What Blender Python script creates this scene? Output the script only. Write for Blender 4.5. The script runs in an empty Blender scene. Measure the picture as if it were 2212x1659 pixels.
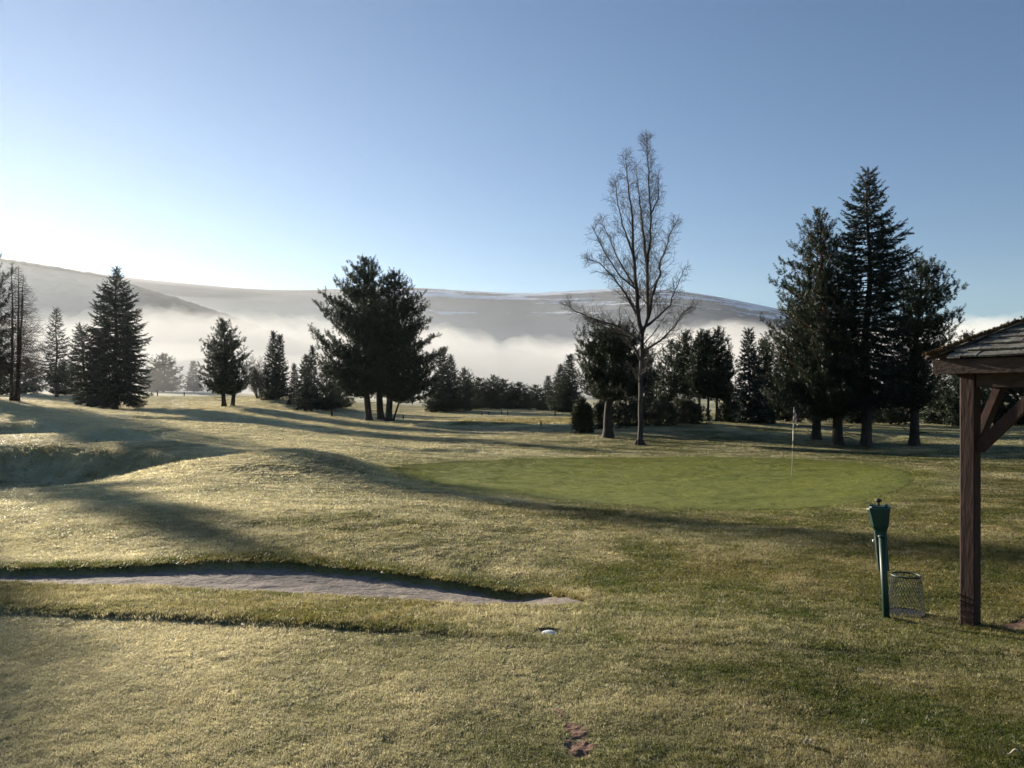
import bpy, math, random
import numpy as np
from mathutils import Vector, Matrix

# ------------------------------------------------------------------ camera, sky, sun, exposure
C = bpy.context.scene.collection
SC = bpy.context.scene
R = math.radians
F = 1671.0; CX = 1106.0; HY = 850.0; EYE = 1.65          # focal length / centre / eye level of the photograph (2212 px wide)
SUN_AZ, SUN_EL = -40.0, 12.0

cam_d = bpy.data.cameras.new('camera'); cam = bpy.data.objects.new('camera', cam_d); C.objects.link(cam)
cam.location = (0, 0, EYE); cam.rotation_euler = (R(90), 0, 0)
cam_d.sensor_width = 36; cam_d.lens = 36*F/2212; cam_d.shift_y = 20.5/2212
cam_d.clip_start = 0.1; cam_d.clip_end = 20000
SC.camera = cam

w = bpy.data.worlds.new('World'); SC.world = w; w.use_nodes = True
nt = w.node_tree; bg = nt.nodes['Background']
sky = nt.nodes.new('ShaderNodeTexSky'); sky.sky_type = 'NISHITA'; sky.sun_disc = False
sky.sun_elevation = R(SUN_EL); sky.sun_rotation = R(SUN_AZ)
sky.altitude = 250; sky.air_density = 1.0; sky.dust_density = 0.03; sky.ozone_density = 4.0
nt.links.new(sky.outputs[0], bg.inputs[0]); bg.inputs[1].default_value = 0.05

sd = bpy.data.lights.new('sun', 'SUN'); sun = bpy.data.objects.new('sun', sd); C.objects.link(sun)
S = Vector((math.sin(R(SUN_AZ))*math.cos(R(SUN_EL)), math.cos(R(SUN_AZ))*math.cos(R(SUN_EL)), math.sin(R(SUN_EL))))
sun.rotation_euler = S.to_track_quat('Z', 'Y').to_euler(); sun.location = S*50
sd.energy = 5.0; sd.angle = R(0.5); sd.color = (1.0, 0.89, 0.73)

vs = SC.view_settings
SC.display_settings.display_device = 'sRGB'
vs.view_transform = 'Standard'; vs.look = 'None'; vs.gamma = 1; vs.use_curve_mapping = False
vs.exposure = 1.35
cy = SC.cycles
cy.max_bounces = 12; cy.diffuse_bounces = 3; cy.glossy_bounces = 2; cy.transmission_bounces = 3
cy.volume_bounces = 12; cy.transparent_max_bounces = 8
cy.use_denoising = True
VEIL = 0.00030; HAZE = 0.000034; HAZE_G = 0.50

rnd = random.Random(7)

# ------------------------------------------------------------------ helpers
def tag(o, label=None, cat=None, group=None, kind=None):
    if label: o['label'] = label
    if cat: o['category'] = cat
    if group: o['group'] = group
    if kind: o['kind'] = kind
    return o

def empty(name, loc, rz=0):
    o = bpy.data.objects.new(name, None); C.objects.link(o)
    o.location = loc; o.rotation_euler = (0, 0, rz); o.empty_display_size = .2
    return o

def link(name, me, mat=None, parent=None):
    o = bpy.data.objects.new(name, me); C.objects.link(o)
    if mat: me.materials.append(mat)
    if parent: o.parent = parent
    return o

def fast_mesh(name, V, T):
    """V (n,3) float, T (m,3|4) int"""
    V = np.asarray(V, np.float32); T = np.asarray(T, np.int32)
    k = T.shape[1]
    me = bpy.data.meshes.new(name)
    me.vertices.add(len(V)); me.vertices.foreach_set('co', V.ravel())
    me.loops.add(T.size); me.loops.foreach_set('vertex_index', T.ravel())
    me.polygons.add(len(T))
    me.polygons.foreach_set('loop_start', np.arange(0, T.size, k, dtype=np.int32))
    me.update(calc_edges=True); me.validate()
    return me

class MB:
    def __init__(s): s.v = []; s.f = []
    def add(s, vs_, fs):
        n = len(s.v); s.v += [tuple(p) for p in vs_]; s.f += [tuple(i+n for i in q) for q in fs]
        return s
    def box(s, c, size, M=None):
        x, y, z = (k/2 for k in size)
        P = [Vector((a*x, b*y, d*z)) for a in (-1, 1) for b in (-1, 1) for d in (-1, 1)]
        if M: P = [M @ p for p in P]
        c = Vector(c); P = [p+c for p in P]
        return s.add(P, [(0,1,3,2),(4,6,7,5),(0,4,5,1),(2,3,7,6),(0,2,6,4),(1,5,7,3)])
    def taper(s, c0, s0, c1, s1, bev=0.0):
        """prism with (chamfered) rectangular ends c0/s0 (bottom) and c1/s1 (top)"""
        P = []
        def ring(c, sz):
            x, y = sz[0]/2, sz[1]/2
            if bev <= 0: return [(-x,-y),(x,-y),(x,y),(-x,y)]
            b = bev
            return [(-x+b,-y),(x-b,-y),(x,-y+b),(x,y-b),(x-b,y),(-x+b,y),(-x,y-b),(-x,-y+b)]
        r0 = [(c0[0]+a, c0[1]+b, c0[2]) for a, b in ring(c0, s0)]
        r1 = [(c1[0]+a, c1[1]+b, c1[2]) for a, b in ring(c1, s1)]
        n = len(r0)
        return s.add(r0+r1, [tuple(range(n))[::-1], tuple(range(n, 2*n))]+[(i,(i+1)%n,n+(i+1)%n,n+i) for i in range(n)])
    def tube(s, pts, rad, k=8, cap=True):
        pts = [Vector(p) for p in pts]
        if not hasattr(rad, '__len__'): rad = [rad]*len(pts)
        V = []; Fs = []
        for i, p in enumerate(pts):
            d = (pts[min(i+1, len(pts)-1)]-pts[max(i-1, 0)]).normalized()
            a = d.orthogonal() if i == 0 else (a - d*a.dot(d))
            if a.length < 1e-6: a = d.orthogonal()
            a = a.normalized(); b = d.cross(a)
            V += [p+(a*math.cos(t)+b*math.sin(t))*rad[i] for t in (2*math.pi*j/k for j in range(k))]
        for i in range(len(pts)-1):
            Fs += [(i*k+j, i*k+(j+1)%k, (i+1)*k+(j+1)%k, (i+1)*k+j) for j in range(k)]
        if cap: Fs += [tuple(range(k))[::-1], tuple((len(pts)-1)*k+j for j in range(k))]
        return s.add(V, Fs)
    def lathe(s, prof, k=24, c=(0,0,0)):
        V = [(c[0]+r*math.cos(2*math.pi*j/k), c[1]+r*math.sin(2*math.pi*j/k), c[2]+z) for r, z in prof for j in range(k)]
        Fs = [(i*k+j, i*k+(j+1)%k, (i+1)*k+(j+1)%k, (i+1)*k+j) for i in range(len(prof)-1) for j in range(k)]
        return s.add(V, Fs)
    def torus(s, c, R0, r, k=28, m=8):
        V = [(c[0]+(R0+r*math.cos(b))*math.cos(a), c[1]+(R0+r*math.cos(b))*math.sin(a), c[2]+r*math.sin(b))
             for a in (2*math.pi*i/k for i in range(k)) for b in (2*math.pi*j/m for j in range(m))]
        Fs = [(i*m+j, ((i+1)%k)*m+j, ((i+1)%k)*m+(j+1)%m, i*m+(j+1)%m) for i in range(k) for j in range(m)]
        return s.add(V, Fs)
    def build(s, name, mat, parent=None, smooth=False):
        me = bpy.data.meshes.new(name); me.from_pydata(s.v, [], s.f); me.update()
        if smooth: me.polygons.foreach_set('use_smooth', [True]*len(me.polygons))
        return link(name, me, mat, parent)

# ---- numpy value noise
def _h(ix, iy, s):
    n = (ix.astype(np.int64)*374761393 + iy.astype(np.int64)*668265263 + s*1442695041) & 0x7fffffff
    n = ((n ^ (n >> 13))*1274126177) & 0x7fffffff
    return ((n ^ (n >> 16)) & 0xffff)/65535.0
def vnoise(x, y, s=0):
    x = np.asarray(x, float); y = np.asarray(y, float)
    ix = np.floor(x); iy = np.floor(y); fx = x-ix; fy = y-iy
    fx = fx*fx*(3-2*fx); fy = fy*fy*(3-2*fy)
    a = _h(ix, iy, s); b = _h(ix+1, iy, s); c = _h(ix, iy+1, s); d = _h(ix+1, iy+1, s)
    return (a*(1-fx)+b*fx)*(1-fy)+(c*(1-fx)+d*fx)*fy
def fbm(x, y, s=0, o=4):
    r = 0; a = .5
    for i in range(o):
        r = r+a*vnoise(x*2**i+13.7*i, y*2**i-7.1*i, s+i); a *= .5
    return r/(1-.5**o)
def sstep(a, b, x):
    t = np.clip((x-a)/(b-a), 0, 1); return t*t*(3-2*t)

# ------------------------------------------------------------------ the lie of the land
# survey points: (bearing as picture column, distance in m, picture row of the ground there)
CP = [(-400,2.5,1950),(300,2.5,1950),(1106,2.5,1950),(1900,2.5,1950),(2600,2.5,1950),
 (-400,3.41,1659),(0,3.41,1659),(1106,3.41,1659),(2212,3.41,1659),(2600,3.41,1659),
 (-200,5.9,1337),(0,5.9,1337),(500,5.7,1352),(1100,5.35,1385),(1600,5.8,1360),(1915,6.5,1336),(2092,6.3,1350),(2400,6.3,1350),
 (0,7.4,1255),(300,7.42,1262),(600,7.15,1278),(900,6.87,1295),(1200,6.7,1308),(1500,7.2,1290),
 (0,8.8,1226),(300,9.0,1215),(600,9.3,1204),(900,8.8,1234),(1150,8.2,1267),(1500,9,1225),(2000,9,1225),(2300,9,1222),
 (0,11,1160),(300,11,1148),(600,11.2,1135),(900,11,1150),(1200,11,1165),(1600,11.5,1162),(2100,11.5,1160),
 (0,14,1098),(300,14,1088),(600,14.5,1082),(900,14.5,1092),(1300,14.5,1115),(1700,16.2,1103),(2100,16,1095),
 (-200,19,1062),(60,19,1060),(210,19,1054),(440,23,986),(560,25.5,972),(660,26,972),(850,25,1022),(600,20,1032),(800,19,1060),(1000,20,1060),
 (1300,24,1035),(1712,24.4,1026),(1975,22,1030),(2300,25,1018),
 (-200,29,1038),(60,29,1040),(250,29,1034),(420,31,988),(700,33,985),(1000,33,992),(1600,32,990),(2100,33,990),
 (-200,40,962),(60,40,957),(250,40,958),(450,40,962),(700,45,956),(1000,45,962),(1382,46.7,962),(1314,52,945),
 (1763,50,952),(1870,46,967),(1974,47,963),(2300,50,955),
 (-200,60,905),(100,60,905),(350,62,912),(600,64,924),(900,66,936),(1200,66,928),(1600,64,923),(2000,66,932),
 (-200,80,875),(30,88,874),(238,118,886),(480,100,884),(657,105,888),(820,93,909),(1000,92,908),(1250,88,908),(1530,76,907),(1900,80,920),(2300,84,922),
 (-200,110,855),(30,110,862),(122,150,859),(300,150,856),(490,128,866),(600,122,862),(760,125,885),(1000,130,888),(1250,130,890),(1600,110,903),(2100,110,910),
 (-200,180,846),(0,180,846),(350,180,847),(600,180,851),(900,180,868),(1200,180,880),(1600,180,886),(2300,180,886)]
CP = np.array(CP, float)
def _uv(x, d): return np.stack([x/420.0, np.log(d)*2.3], -1)
_cu = _uv(CP[:,0], CP[:,1]); _cz = -(CP[:,2]-HY)/F*CP[:,1]
def _tps(r2): return 0.5*r2*np.log(r2+1e-12)
_n = len(CP)
_A = np.zeros((_n+3, _n+3)); _r2 = ((_cu[:,None]-_cu[None])**2).sum(-1)
_A[:_n,:_n] = _tps(_r2)+np.eye(_n)*0.02
_A[:_n,_n] = 1; _A[:_n,_n+1:] = _cu; _A[_n,:_n] = 1; _A[_n+1:,:_n] = _cu.T
_w = np.linalg.solve(_A, np.concatenate([_cz, [0,0,0]]))

BX  = [-500, 60, 300, 600, 900, 1190, 1270]       # near bunker: columns, near rim, far rim
BN  = [7.35, 7.3, 7.22, 6.98, 6.75, 6.64, 6.75]
BF  = [8.5, 8.55, 8.75, 9.05, 8.45, 7.75, 7.05]
def bunker_t(x, d):
    n = np.interp(x, BX, BN)+.05*(fbm(x/60, x*0+1, 31)-.5); f = np.interp(x, BX, BF)+.16*(fbm(x/45, x*0+3, 33)-.5)
    t = (d-n)/(f-n)
    return np.where((x > 1273), -1.0, t)
def tee_edge(x): return np.interp(x, [-600, 0, 500, 1100, 1240], [6.25, 6.05, 5.72, 5.37, 5.3])+.05*(fbm(x/50, x*0, 41)-.5)

def hollow(x, d, c, hw, d0, d1, depth, tilt=0.0):
    """grass hollow with a steep far face"""
    dd = d-(x-c)*tilt
    t = (dd-d0)/(d1-d0)
    p = sstep(0, .68, t)*(1-sstep(.78, 1.0, t))
    return -depth*p*np.exp(-((x-c)/hw)**4)

def terrain(X, Y, fine=True):
    X = np.asarray(X, float); Y = np.asarray(Y, float)
    d = np.clip(Y, 2.6, 180.0)
    x = np.clip(CX+F*X/np.maximum(Y, 2.6), -420, 2620)
    shp = x.shape; xf = x.ravel(); df = d.ravel()
    z = np.empty(xf.size)
    for i in range(0, xf.size, 40000):
        u = _uv(xf[i:i+40000], df[i:i+40000])
        r2 = ((u[:,None]-_cu[None])**2).sum(-1)
        z[i:i+40000] = _tps(r2) @ _w[:_n] + _w[_n] + u @ _w[_n+1:]
    z = z.reshape(shp)
    # hollows, mounds and grass bunkers
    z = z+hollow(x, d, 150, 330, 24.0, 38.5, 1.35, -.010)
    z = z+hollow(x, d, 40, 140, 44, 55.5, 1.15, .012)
    z = z+hollow(x, d, 250, 105, 40, 50.5, .85, .010)
    z = z+hollow(x, d, 420, 180, 66, 78, .8, .010)
    z = z+hollow(x, d, 330, 60, 96, 112, .5, .03)
    z = z+hollow(x, d, 930, 150, 37, 42.5, .22, -.008)
    z = z+hollow(x, d, 700, 110, 100, 124, .7, .02)
    z = z+hollow(x, d, 1890, 55, 50, 60, .4, 0)
    z = z+hollow(x, d, 2150, 50, 62, 72, .5, 0)
    if fine:
        t = bunker_t(x, d)
        e = sstep(0, .3, t)*(1-sstep(.955, 1.015, t))*(1-sstep(1080, 1270, x)*.85)
        z = z-.085*e + .012*np.exp(-((t-1.10)/.13)**2)*(x < 1273)*(1-sstep(1000, 1270, x))
        te = tee_edge(x)
        z = z+.028*sstep(te, te+.10, d)*(1-sstep(te+.2, te+1.0, d))*(1-sstep(700, 1230, x)*.92)*(Y > 1)
        z = z+(fbm(X*.9, Y*.9, 5, 3)-.5)*.05*np.clip(d/8, .2, 1.5)
        z = z+(fbm(X*4, Y*4, 9, 3)-.5)*.018
    return z+EYE
def gz(X, Y): return float(terrain(np.array([X]), np.array([Y]))[0])
def at(x, d):
    """ground point on bearing column x at distance d"""
    X = (x-CX)/F*d
    return Vector((X, d, gz(X, d)))

GREEN = [(838,1018),(846,1008),(900,1001),(1000,997),(1150,991),(1300,988),(1600,989),(1750,993),(1860,1001),(1940,1012),(1974,1028),
         (1972,1045),(1930,1066),(1850,1086),(1760,1098),(1640,1103),(1500,1101),(1350,1093),(1200,1081),(1080,1067),(960,1050),(880,1034)]
def to_ground(poly):
    """pixels of a flat outline -> ground points (fixed-point iteration on the height)"""
    out = []
    for (x, y) in poly:
        d = 20.0
        for _ in range(30):
            zz = gz((x-CX)/F*d, d)-EYE
            d = .5*d+.5*min(max(-zz*F/(y-HY), 2.7), 170)
        out.append(((x-CX)/F*d, d))
    return out
def smooth_poly(p, n=3):
    p = np.array(p)
    for _ in range(n):
        q = np.roll(p, -1, 0); p = np.stack([.75*p+.25*q, .25*p+.75*q], 1).reshape(-1, 2)
    return p
def in_poly(X, Y, P):
    X = np.asarray(X); Y = np.asarray(Y); r = np.zeros(X.shape, bool)
    j = len(P)-1
    for i in range(len(P)):
        xi, yi = P[i]; xj, yj = P[j]
        c = ((yi > Y) != (yj > Y)) & (X < (xj-xi)*(Y-yi)/((yj-yi) or 1e-9)+xi)
        r ^= c; j = i
    return r
def poly_dist(X, Y, P):
    P = np.asarray(P); best = np.full(np.shape(X), 1e9)
    for i in range(len(P)):
        a = P[i]; b = P[(i+1) % len(P)]; e = b-a; L = (e*e).sum()+1e-12
        t = np.clip(((X-a[0])*e[0]+(Y-a[1])*e[1])/L, 0, 1)
        best = np.minimum(best, np.hypot(X-a[0]-t*e[0], Y-a[1]-t*e[1]))
    return best
GREEN_P = smooth_poly(to_ground(GREEN), 2)
SOIL_P = smooth_poly(to_ground([(1185,1528),(1225,1540),(1262,1572),(1292,1610),(1290,1640),(1240,1648),(1215,1625),(1222,1590),(1205,1555)]), 2)
HOLE = at(1185, 5.62)
# shelter axes
E1 = Vector((.82, .57, 0)).normalized(); E2 = Vector((E1.y, -E1.x, 0))
POST0 = at(2096, 6.28)
SHN = 2.5
FL_P = [tuple((POST0+E1*a+E2*b).to_2d()) for a, b in ((.10,.12),(SHN,.12),(SHN,SHN),(.22,SHN),(.30,1.1),(.16,.6))]

def zone(X, Y):
    """frost, dryness, blade height, cover (0 = bare) of the turf"""
    x = CX+F*X/np.maximum(Y, 1.0); d = Y
    n1 = fbm(X*.35, Y*.35, 21, 4); n2 = fbm(X*1.7+5, Y*1.7, 23, 3); n3 = fbm(X*.08, Y*.08, 27, 3)
    frost_shade = .74-.68*sstep(200, 1600, x)+.9*(n1-.5)+.5*(n2-.5)
    te = tee_edge(x)
    rough = (d > te) & (x < 1240) & (d < 7.6)
    frost_shade = np.where((d < te+.05) & (d > 1), frost_shade+.06, frost_shade)
    frost_shade = frost_shade-.40*sstep(te-.05, te+.12, d)*(1-sstep(7.2, 7.9, d))*(1-sstep(700, 1250, x))  # less-lit strip before the bunker, darkened here in its colour
    tb = bunker_t(x, d); lip = np.exp(-((tb-1.08)/.20)**2)*(x < 1300); frost_shade = frost_shade*(1-lip)
    frost_shade = frost_shade+.28*sstep(20, 45, d)+.14*sstep(50, 90, d)
    frost_shade = frost_shade-.34*sstep(23, 27, d)*(1-sstep(40, 44, d))*(1-sstep(380, 470, x))  # shade of the left hollows put into the turf colour
    dry = .24+.9*(n2-.5)+.9*(n3-.5)+.10*(1-sstep(400, 1100, x))
    hgt = np.where(d < te+.05, .014, .024)
    hgt = np.where(rough, .021+.007*(1-sstep(600, 1200, x)), hgt)
    hgt = hgt*(.75+.6*n2)
    g = in_poly(X, Y, GREEN_P)
    gd = poly_dist(X, Y, GREEN_P)
    frost_shade = frost_shade+.22*(~g & (gd < 1.3)); hgt = np.where(~g & (gd < 1.3), hgt*.6, hgt)
    gx = (fbm(X*.9, Y*.9, 61, 3)-.5)*.9; coll = (1-sstep(0, 1.7, gd+gx))*(~g)
    hgt = np.where(g, .007, hgt); frost_shade = np.where(g, .10, frost_shade); dry = np.where(g, .12, dry)
    # orange-brown bracken strip
    br = sstep(960, 1010, x)*(1-sstep(1270, 1320, x))*sstep(78, 80, d)*(1-sstep(92, 95, d))
    dry = dry+br*.35; frost_shade = frost_shade-br*.5; hgt = hgt+br*.14
    cover = np.ones_like(X)
    t = bunker_t(x, d)
    cover = np.where((t > .0) & (t < 1.0), 0, cover)
    cover = np.where(in_poly(X, Y, SOIL_P) & (poly_dist(X, Y, SOIL_P) > .07*fbm(X*14, Y*14, 66, 3)-.02), 0, cover)
    cover = np.where(in_poly(X, Y, FL_P), 0, cover)
    cover = np.where(np.hypot(X-HOLE.x, Y-HOLE.y) < .10, 0, cover)
    return np.clip(frost_shade, 0, 1), np.clip(dry, 0, 1), hgt, cover, np.where(g, 1.0, .0), coll*.55

# ------------------------------------------------------------------ materials
def new_mat(name):
    m = bpy.data.materials.new(name); m.use_nodes = True
    n = m.node_tree.nodes; l = m.node_tree.links
    return m, n, l, n['Principled BSDF']
def ramp(n, fac_link, l, stops):
    r = n.new('ShaderNodeValToRGB')
    while len(r.color_ramp.elements) < len(stops): r.color_ramp.elements.new(.5)
    for e, (p, c) in zip(r.color_ramp.elements, stops): e.position = p; e.color = (*c, 1)
    l.new(fac_link, r.inputs[0]); return r
def noise(n, l, vec, scale, detail=4, rough=.55):
    t = n.new('ShaderNodeTexNoise'); t.inputs['Scale'].default_value = scale; t.inputs['Detail'].default_value = detail
    t.inputs['Roughness'].default_value = rough
    if vec: l.new(vec, t.inputs['Vector'])
    return t
def simple(name, c1, c2, scale, rough=.8, bump=.3, stretch=None, spec=.3, metal=0, obj=True, bscale=None):
    m, n, l, p = new_mat(name)
    tc = n.new('ShaderNodeTexCoord'); v = tc.outputs['Object']
    if stretch:
        mp = n.new('ShaderNodeMapping'); mp.inputs['Scale'].default_value = stretch; l.new(v, mp.inputs[0]); v = mp.outputs[0]
    t = noise(n, l, v, scale)
    r = ramp(n, t.outputs[0], l, [(.32, c1), (.68, c2)])
    l.new(r.outputs[0], p.inputs['Base Color'])
    p.inputs['Roughness'].default_value = rough; p.inputs['Specular IOR Level'].default_value = spec; p.inputs['Metallic'].default_value = metal
    if bump:
        t2 = noise(n, l, v, bscale or scale*2.5, 5)
        b = n.new('ShaderNodeBump'); b.inputs['Strength'].default_value = bump; b.inputs['Distance'].default_value = .02
        l.new(t2.outputs[0], b.inputs['Height']); l.new(b.outputs[0], p.inputs['Normal'])
    return m

G_GREEN = (.060, .088, .013); G_DRY = (.21, .165, .055); G_FROST = (.72, .66, .43)
G_PUTT = (.255, .275, .058)
def turf_colour(n, l, atype):
    def at_(nm):
        a = n.new('ShaderNodeAttribute'); a.attribute_name = nm; a.attribute_type = atype; return a.outputs['Fac']
    def mix(f, a, b):
        m = n.new('ShaderNodeMix'); m.data_type = 'RGBA'; l.new(f, m.inputs[0])
        for s_, i in ((a, 6), (b, 7)):
            if isinstance(s_, tuple): m.inputs[i].default_value = (*s_, 1)
            else: l.new(s_, m.inputs[i])
        return m.outputs[2]
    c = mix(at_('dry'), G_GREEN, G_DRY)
    c = mix(at_('frost_shade'), c, G_FROST)
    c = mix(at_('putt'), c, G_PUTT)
    return c

def mat_ground():
    m, n, l, p = new_mat('turf')
    c = turf_colour(n, l, 'GEOMETRY')
    g = n.new('ShaderNodeNewGeometry')
    t = noise(n, l, g.outputs['Position'], 35, 5, .7)
    r = ramp(n, t.outputs[0], l, [(.3, (.45,.45,.45)), (.7, (1.15,1.15,1.15))])
    mx = n.new('ShaderNodeMix'); mx.data_type = 'RGBA'; mx.blend_type = 'MULTIPLY'; mx.inputs[0].default_value = 1
    l.new(c, mx.inputs[6]); l.new(r.outputs[0], mx.inputs[7])
    l.new(mx.outputs[2], p.inputs['Base Color'])
    p.inputs['Roughness'].default_value = .9; p.inputs['Specular IOR Level'].default_value = .1
    b = n.new('ShaderNodeBump'); b.inputs['Strength'].default_value = .6; b.inputs['Distance'].default_value = .03
    t2 = noise(n, l, g.outputs['Position'], 28, 6, .75)
    l.new(t2.outputs[0], b.inputs['Height']); l.new(b.outputs[0], p.inputs['Normal'])
    return m
def mat_blade():
    m, n, l, p = new_mat('grass_blade')
    c = turf_colour(n, l, 'INSTANCER')
    oi = n.new('ShaderNodeObjectInfo')
    r = ramp(n, oi.outputs['Random'], l, [(0, (.7,.7,.7)), (1, (1.3,1.25,1.15))])
    mx = n.new('ShaderNodeMix'); mx.data_type = 'RGBA'; mx.blend_type = 'MULTIPLY'; mx.inputs[0].default_value = 1
    l.new(c, mx.inputs[6]); l.new(r.outputs[0], mx.inputs[7])
    l.new(mx.outputs[2], p.inputs['Base Color'])
    p.inputs['Roughness'].default_value = .45; p.inputs['Specular IOR Level'].default_value = .35
    tr = n.new('ShaderNodeBsdfTranslucent'); l.new(mx.outputs[2], tr.inputs[0])
    ms = n.new('ShaderNodeMixShader'); ms.inputs[0].default_value = .62
    l.new(p.outputs[0], ms.inputs[1]); l.new(tr.outputs[0], ms.inputs[2])
    l.new(ms.outputs[0], n['Material Output'].inputs[0])
    return m
def mat_foliage(name, a, b, tr_=.25):
    m, n, l, p = new_mat(name)
    g = n.new('ShaderNodeNewGeometry')
    t = noise(n, l, g.outputs['Position'], 1.3, 3)
    r = ramp(n, t.outputs[0], l, [(.35, a), (.65, b)])
    l.new(r.outputs[0], p.inputs['Base Color']); p.inputs['Roughness'].default_value = .55; p.inputs['Specular IOR Level'].default_value = .25
    tr = n.new('ShaderNodeBsdfTranslucent'); l.new(r.outputs[0], tr.inputs[0])
    ms = n.new('ShaderNodeMixShader'); ms.inputs[0].default_value = tr_
    l.new(p.outputs[0], ms.inputs[1]); l.new(tr.outputs[0], ms.inputs[2]); l.new(ms.outputs[0], n['Material Output'].inputs[0])
    return m

M_TURF = mat_ground(); M_BLADE = mat_blade()
M_PINE = mat_foliage('pine_needles', (.016,.026,.013), (.032,.046,.021))
M_SPRUCE = mat_foliage('spruce_needles', (.014,.024,.018), (.027,.040,.028))
M_SHRUB = mat_foliage('shrub_leaves', (.022,.030,.014), (.045,.050,.022))
M_BARK = simple('grey_bark', (.022,.017,.013), (.065,.050,.038), 3, .9, .8, (1,1,.25))
def mat_redbark():
    m = simple('red_pine_bark', (.022,.017,.013), (.065,.050,.038), 3, .9, .8, (1,1,.3)); n = m.node_tree.nodes; l = m.node_tree.links; p = n['Principled BSDF']
    tc = n.new('ShaderNodeTexCoord'); sx = n.new('ShaderNodeSeparateXYZ'); l.new(tc.outputs['Object'], sx.inputs[0])
    mr = n.new('ShaderNodeMapRange'); mr.inputs[1].default_value = 3.0; mr.inputs[2].default_value = 5.5; l.new(sx.outputs[2], mr.inputs[0])
    mx = n.new('ShaderNodeMix'); mx.data_type = 'RGBA'; l.new(mr.outputs[0], mx.inputs[0]); l.new(p.inputs['Base Color'].links[0].from_socket, mx.inputs[6]); mx.inputs[7].default_value = (.15,.070,.042,1)
    l.new(mx.outputs[2], p.inputs['Base Color']); return m
M_REDBARK = mat_redbark()
M_PALEBARK = simple('pale_bark', (.022,.018,.015), (.075,.062,.050), 2.2, .85, .5, (1,1,.5))
M_LARCH = simple('larch_twig', (.030,.021,.015), (.075,.054,.040), 3, .9, .3)
M_SAND = simple('bunker_sand', (.17,.140,.115), (.28,.235,.20), 9, .95, 1.0, None, .15, bscale=22)
M_SOIL = simple('bare_soil', (.12,.070,.048), (.25,.155,.11), 14, .95, 1.0, None, .1, bscale=45)
M_WOOD = simple('stained_timber', (.026,.011,.008), (.050,.022,.015), 4, .75, .2, (4,4,.8))
M_FASCIA = simple('dark_fascia_board', (.030,.018,.012), (.07,.042,.028), 6, .75, .3, (1,1,4))
M_BOARD = simple('weathered_board', (.09,.075,.06), (.24,.21,.18), 6, .85, .4, (.6,4,4))
M_MOSS = simple('orange_moss', (.040,.028,.012), (.13,.075,.024), 16, .95, 1.0)
M_GREENMETAL = simple('green_painted_metal', (.005,.032,.022), (.010,.052,.034), 9, .5, .05, None, .5)
M_DARKMETAL = simple('black_metal', (.012,.012,.013), (.03,.03,.03), 12, .65, .05, None, .5)
M_WIRE = simple('coated_wire', (.010,.018,.014), (.030,.040,.034), 30, .6, 0, None, .12)
M_WHITE = simple('white_plastic', (.62,.66,.68), (.80,.82,.82), 8, .45, .05)
M_HOLE = simple('dark_soil', (.02,.016,.012), (.05,.038,.028), 20, .9, .5)  # dark brown soil for the cap's hole and the worn patch
M_LEAF = simple('dead_leaf', (.45,.36,.24), (.70,.62,.48), 20, .7, .2)
M_LITTER = simple('leaf_litter', (.05,.03,.018), (.30,.22,.13), 3, .8, 0)
M_POSTWOOD = simple('marker_post_wood', (.03,.024,.02), (.08,.06,.05), 8, .85, .2)

def mat_shingle():
    m, n, l, p = new_mat('wooden_shingle')
    tc = n.new('ShaderNodeTexCoord'); oi = n.new('ShaderNodeObjectInfo')
    va = n.new('ShaderNodeVectorMath'); va.operation = 'ADD'; l.new(tc.outputs['Object'], va.inputs[0])
    sc = n.new('ShaderNodeVectorMath'); sc.operation = 'SCALE'; sc.inputs['Scale'].default_value = 37
    cmb = n.new('ShaderNodeCombineXYZ')
    for i in range(3): l.new(oi.outputs['Random'], cmb.inputs[i])
    l.new(cmb.outputs[0], sc.inputs[0]); l.new(sc.outputs[0], va.inputs[1])
    t = noise(n, l, va.outputs[0], 11, 6, .7)
    r = ramp(n, t.outputs[0], l, [(.3, (.055,.048,.040)), (.50, (.13,.12,.10)), (.60, (.20,.20,.165)), (.74, (.33,.34,.29))])
    l.new(r.outputs[0], p.inputs['Base Color']); p.inputs['Roughness'].default_value = .9
    t2 = noise(n, l, va.outputs[0], 34, 5, .7)
    b = n.new('ShaderNodeBump'); b.inputs['Strength'].default_value = .9; b.inputs['Distance'].default_value = .01
    l.new(t2.outputs[0], b.inputs['Height']); l.new(b.outputs[0], p.inputs['Normal'])
    return m
M_SHINGLE = mat_shingle()

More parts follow.
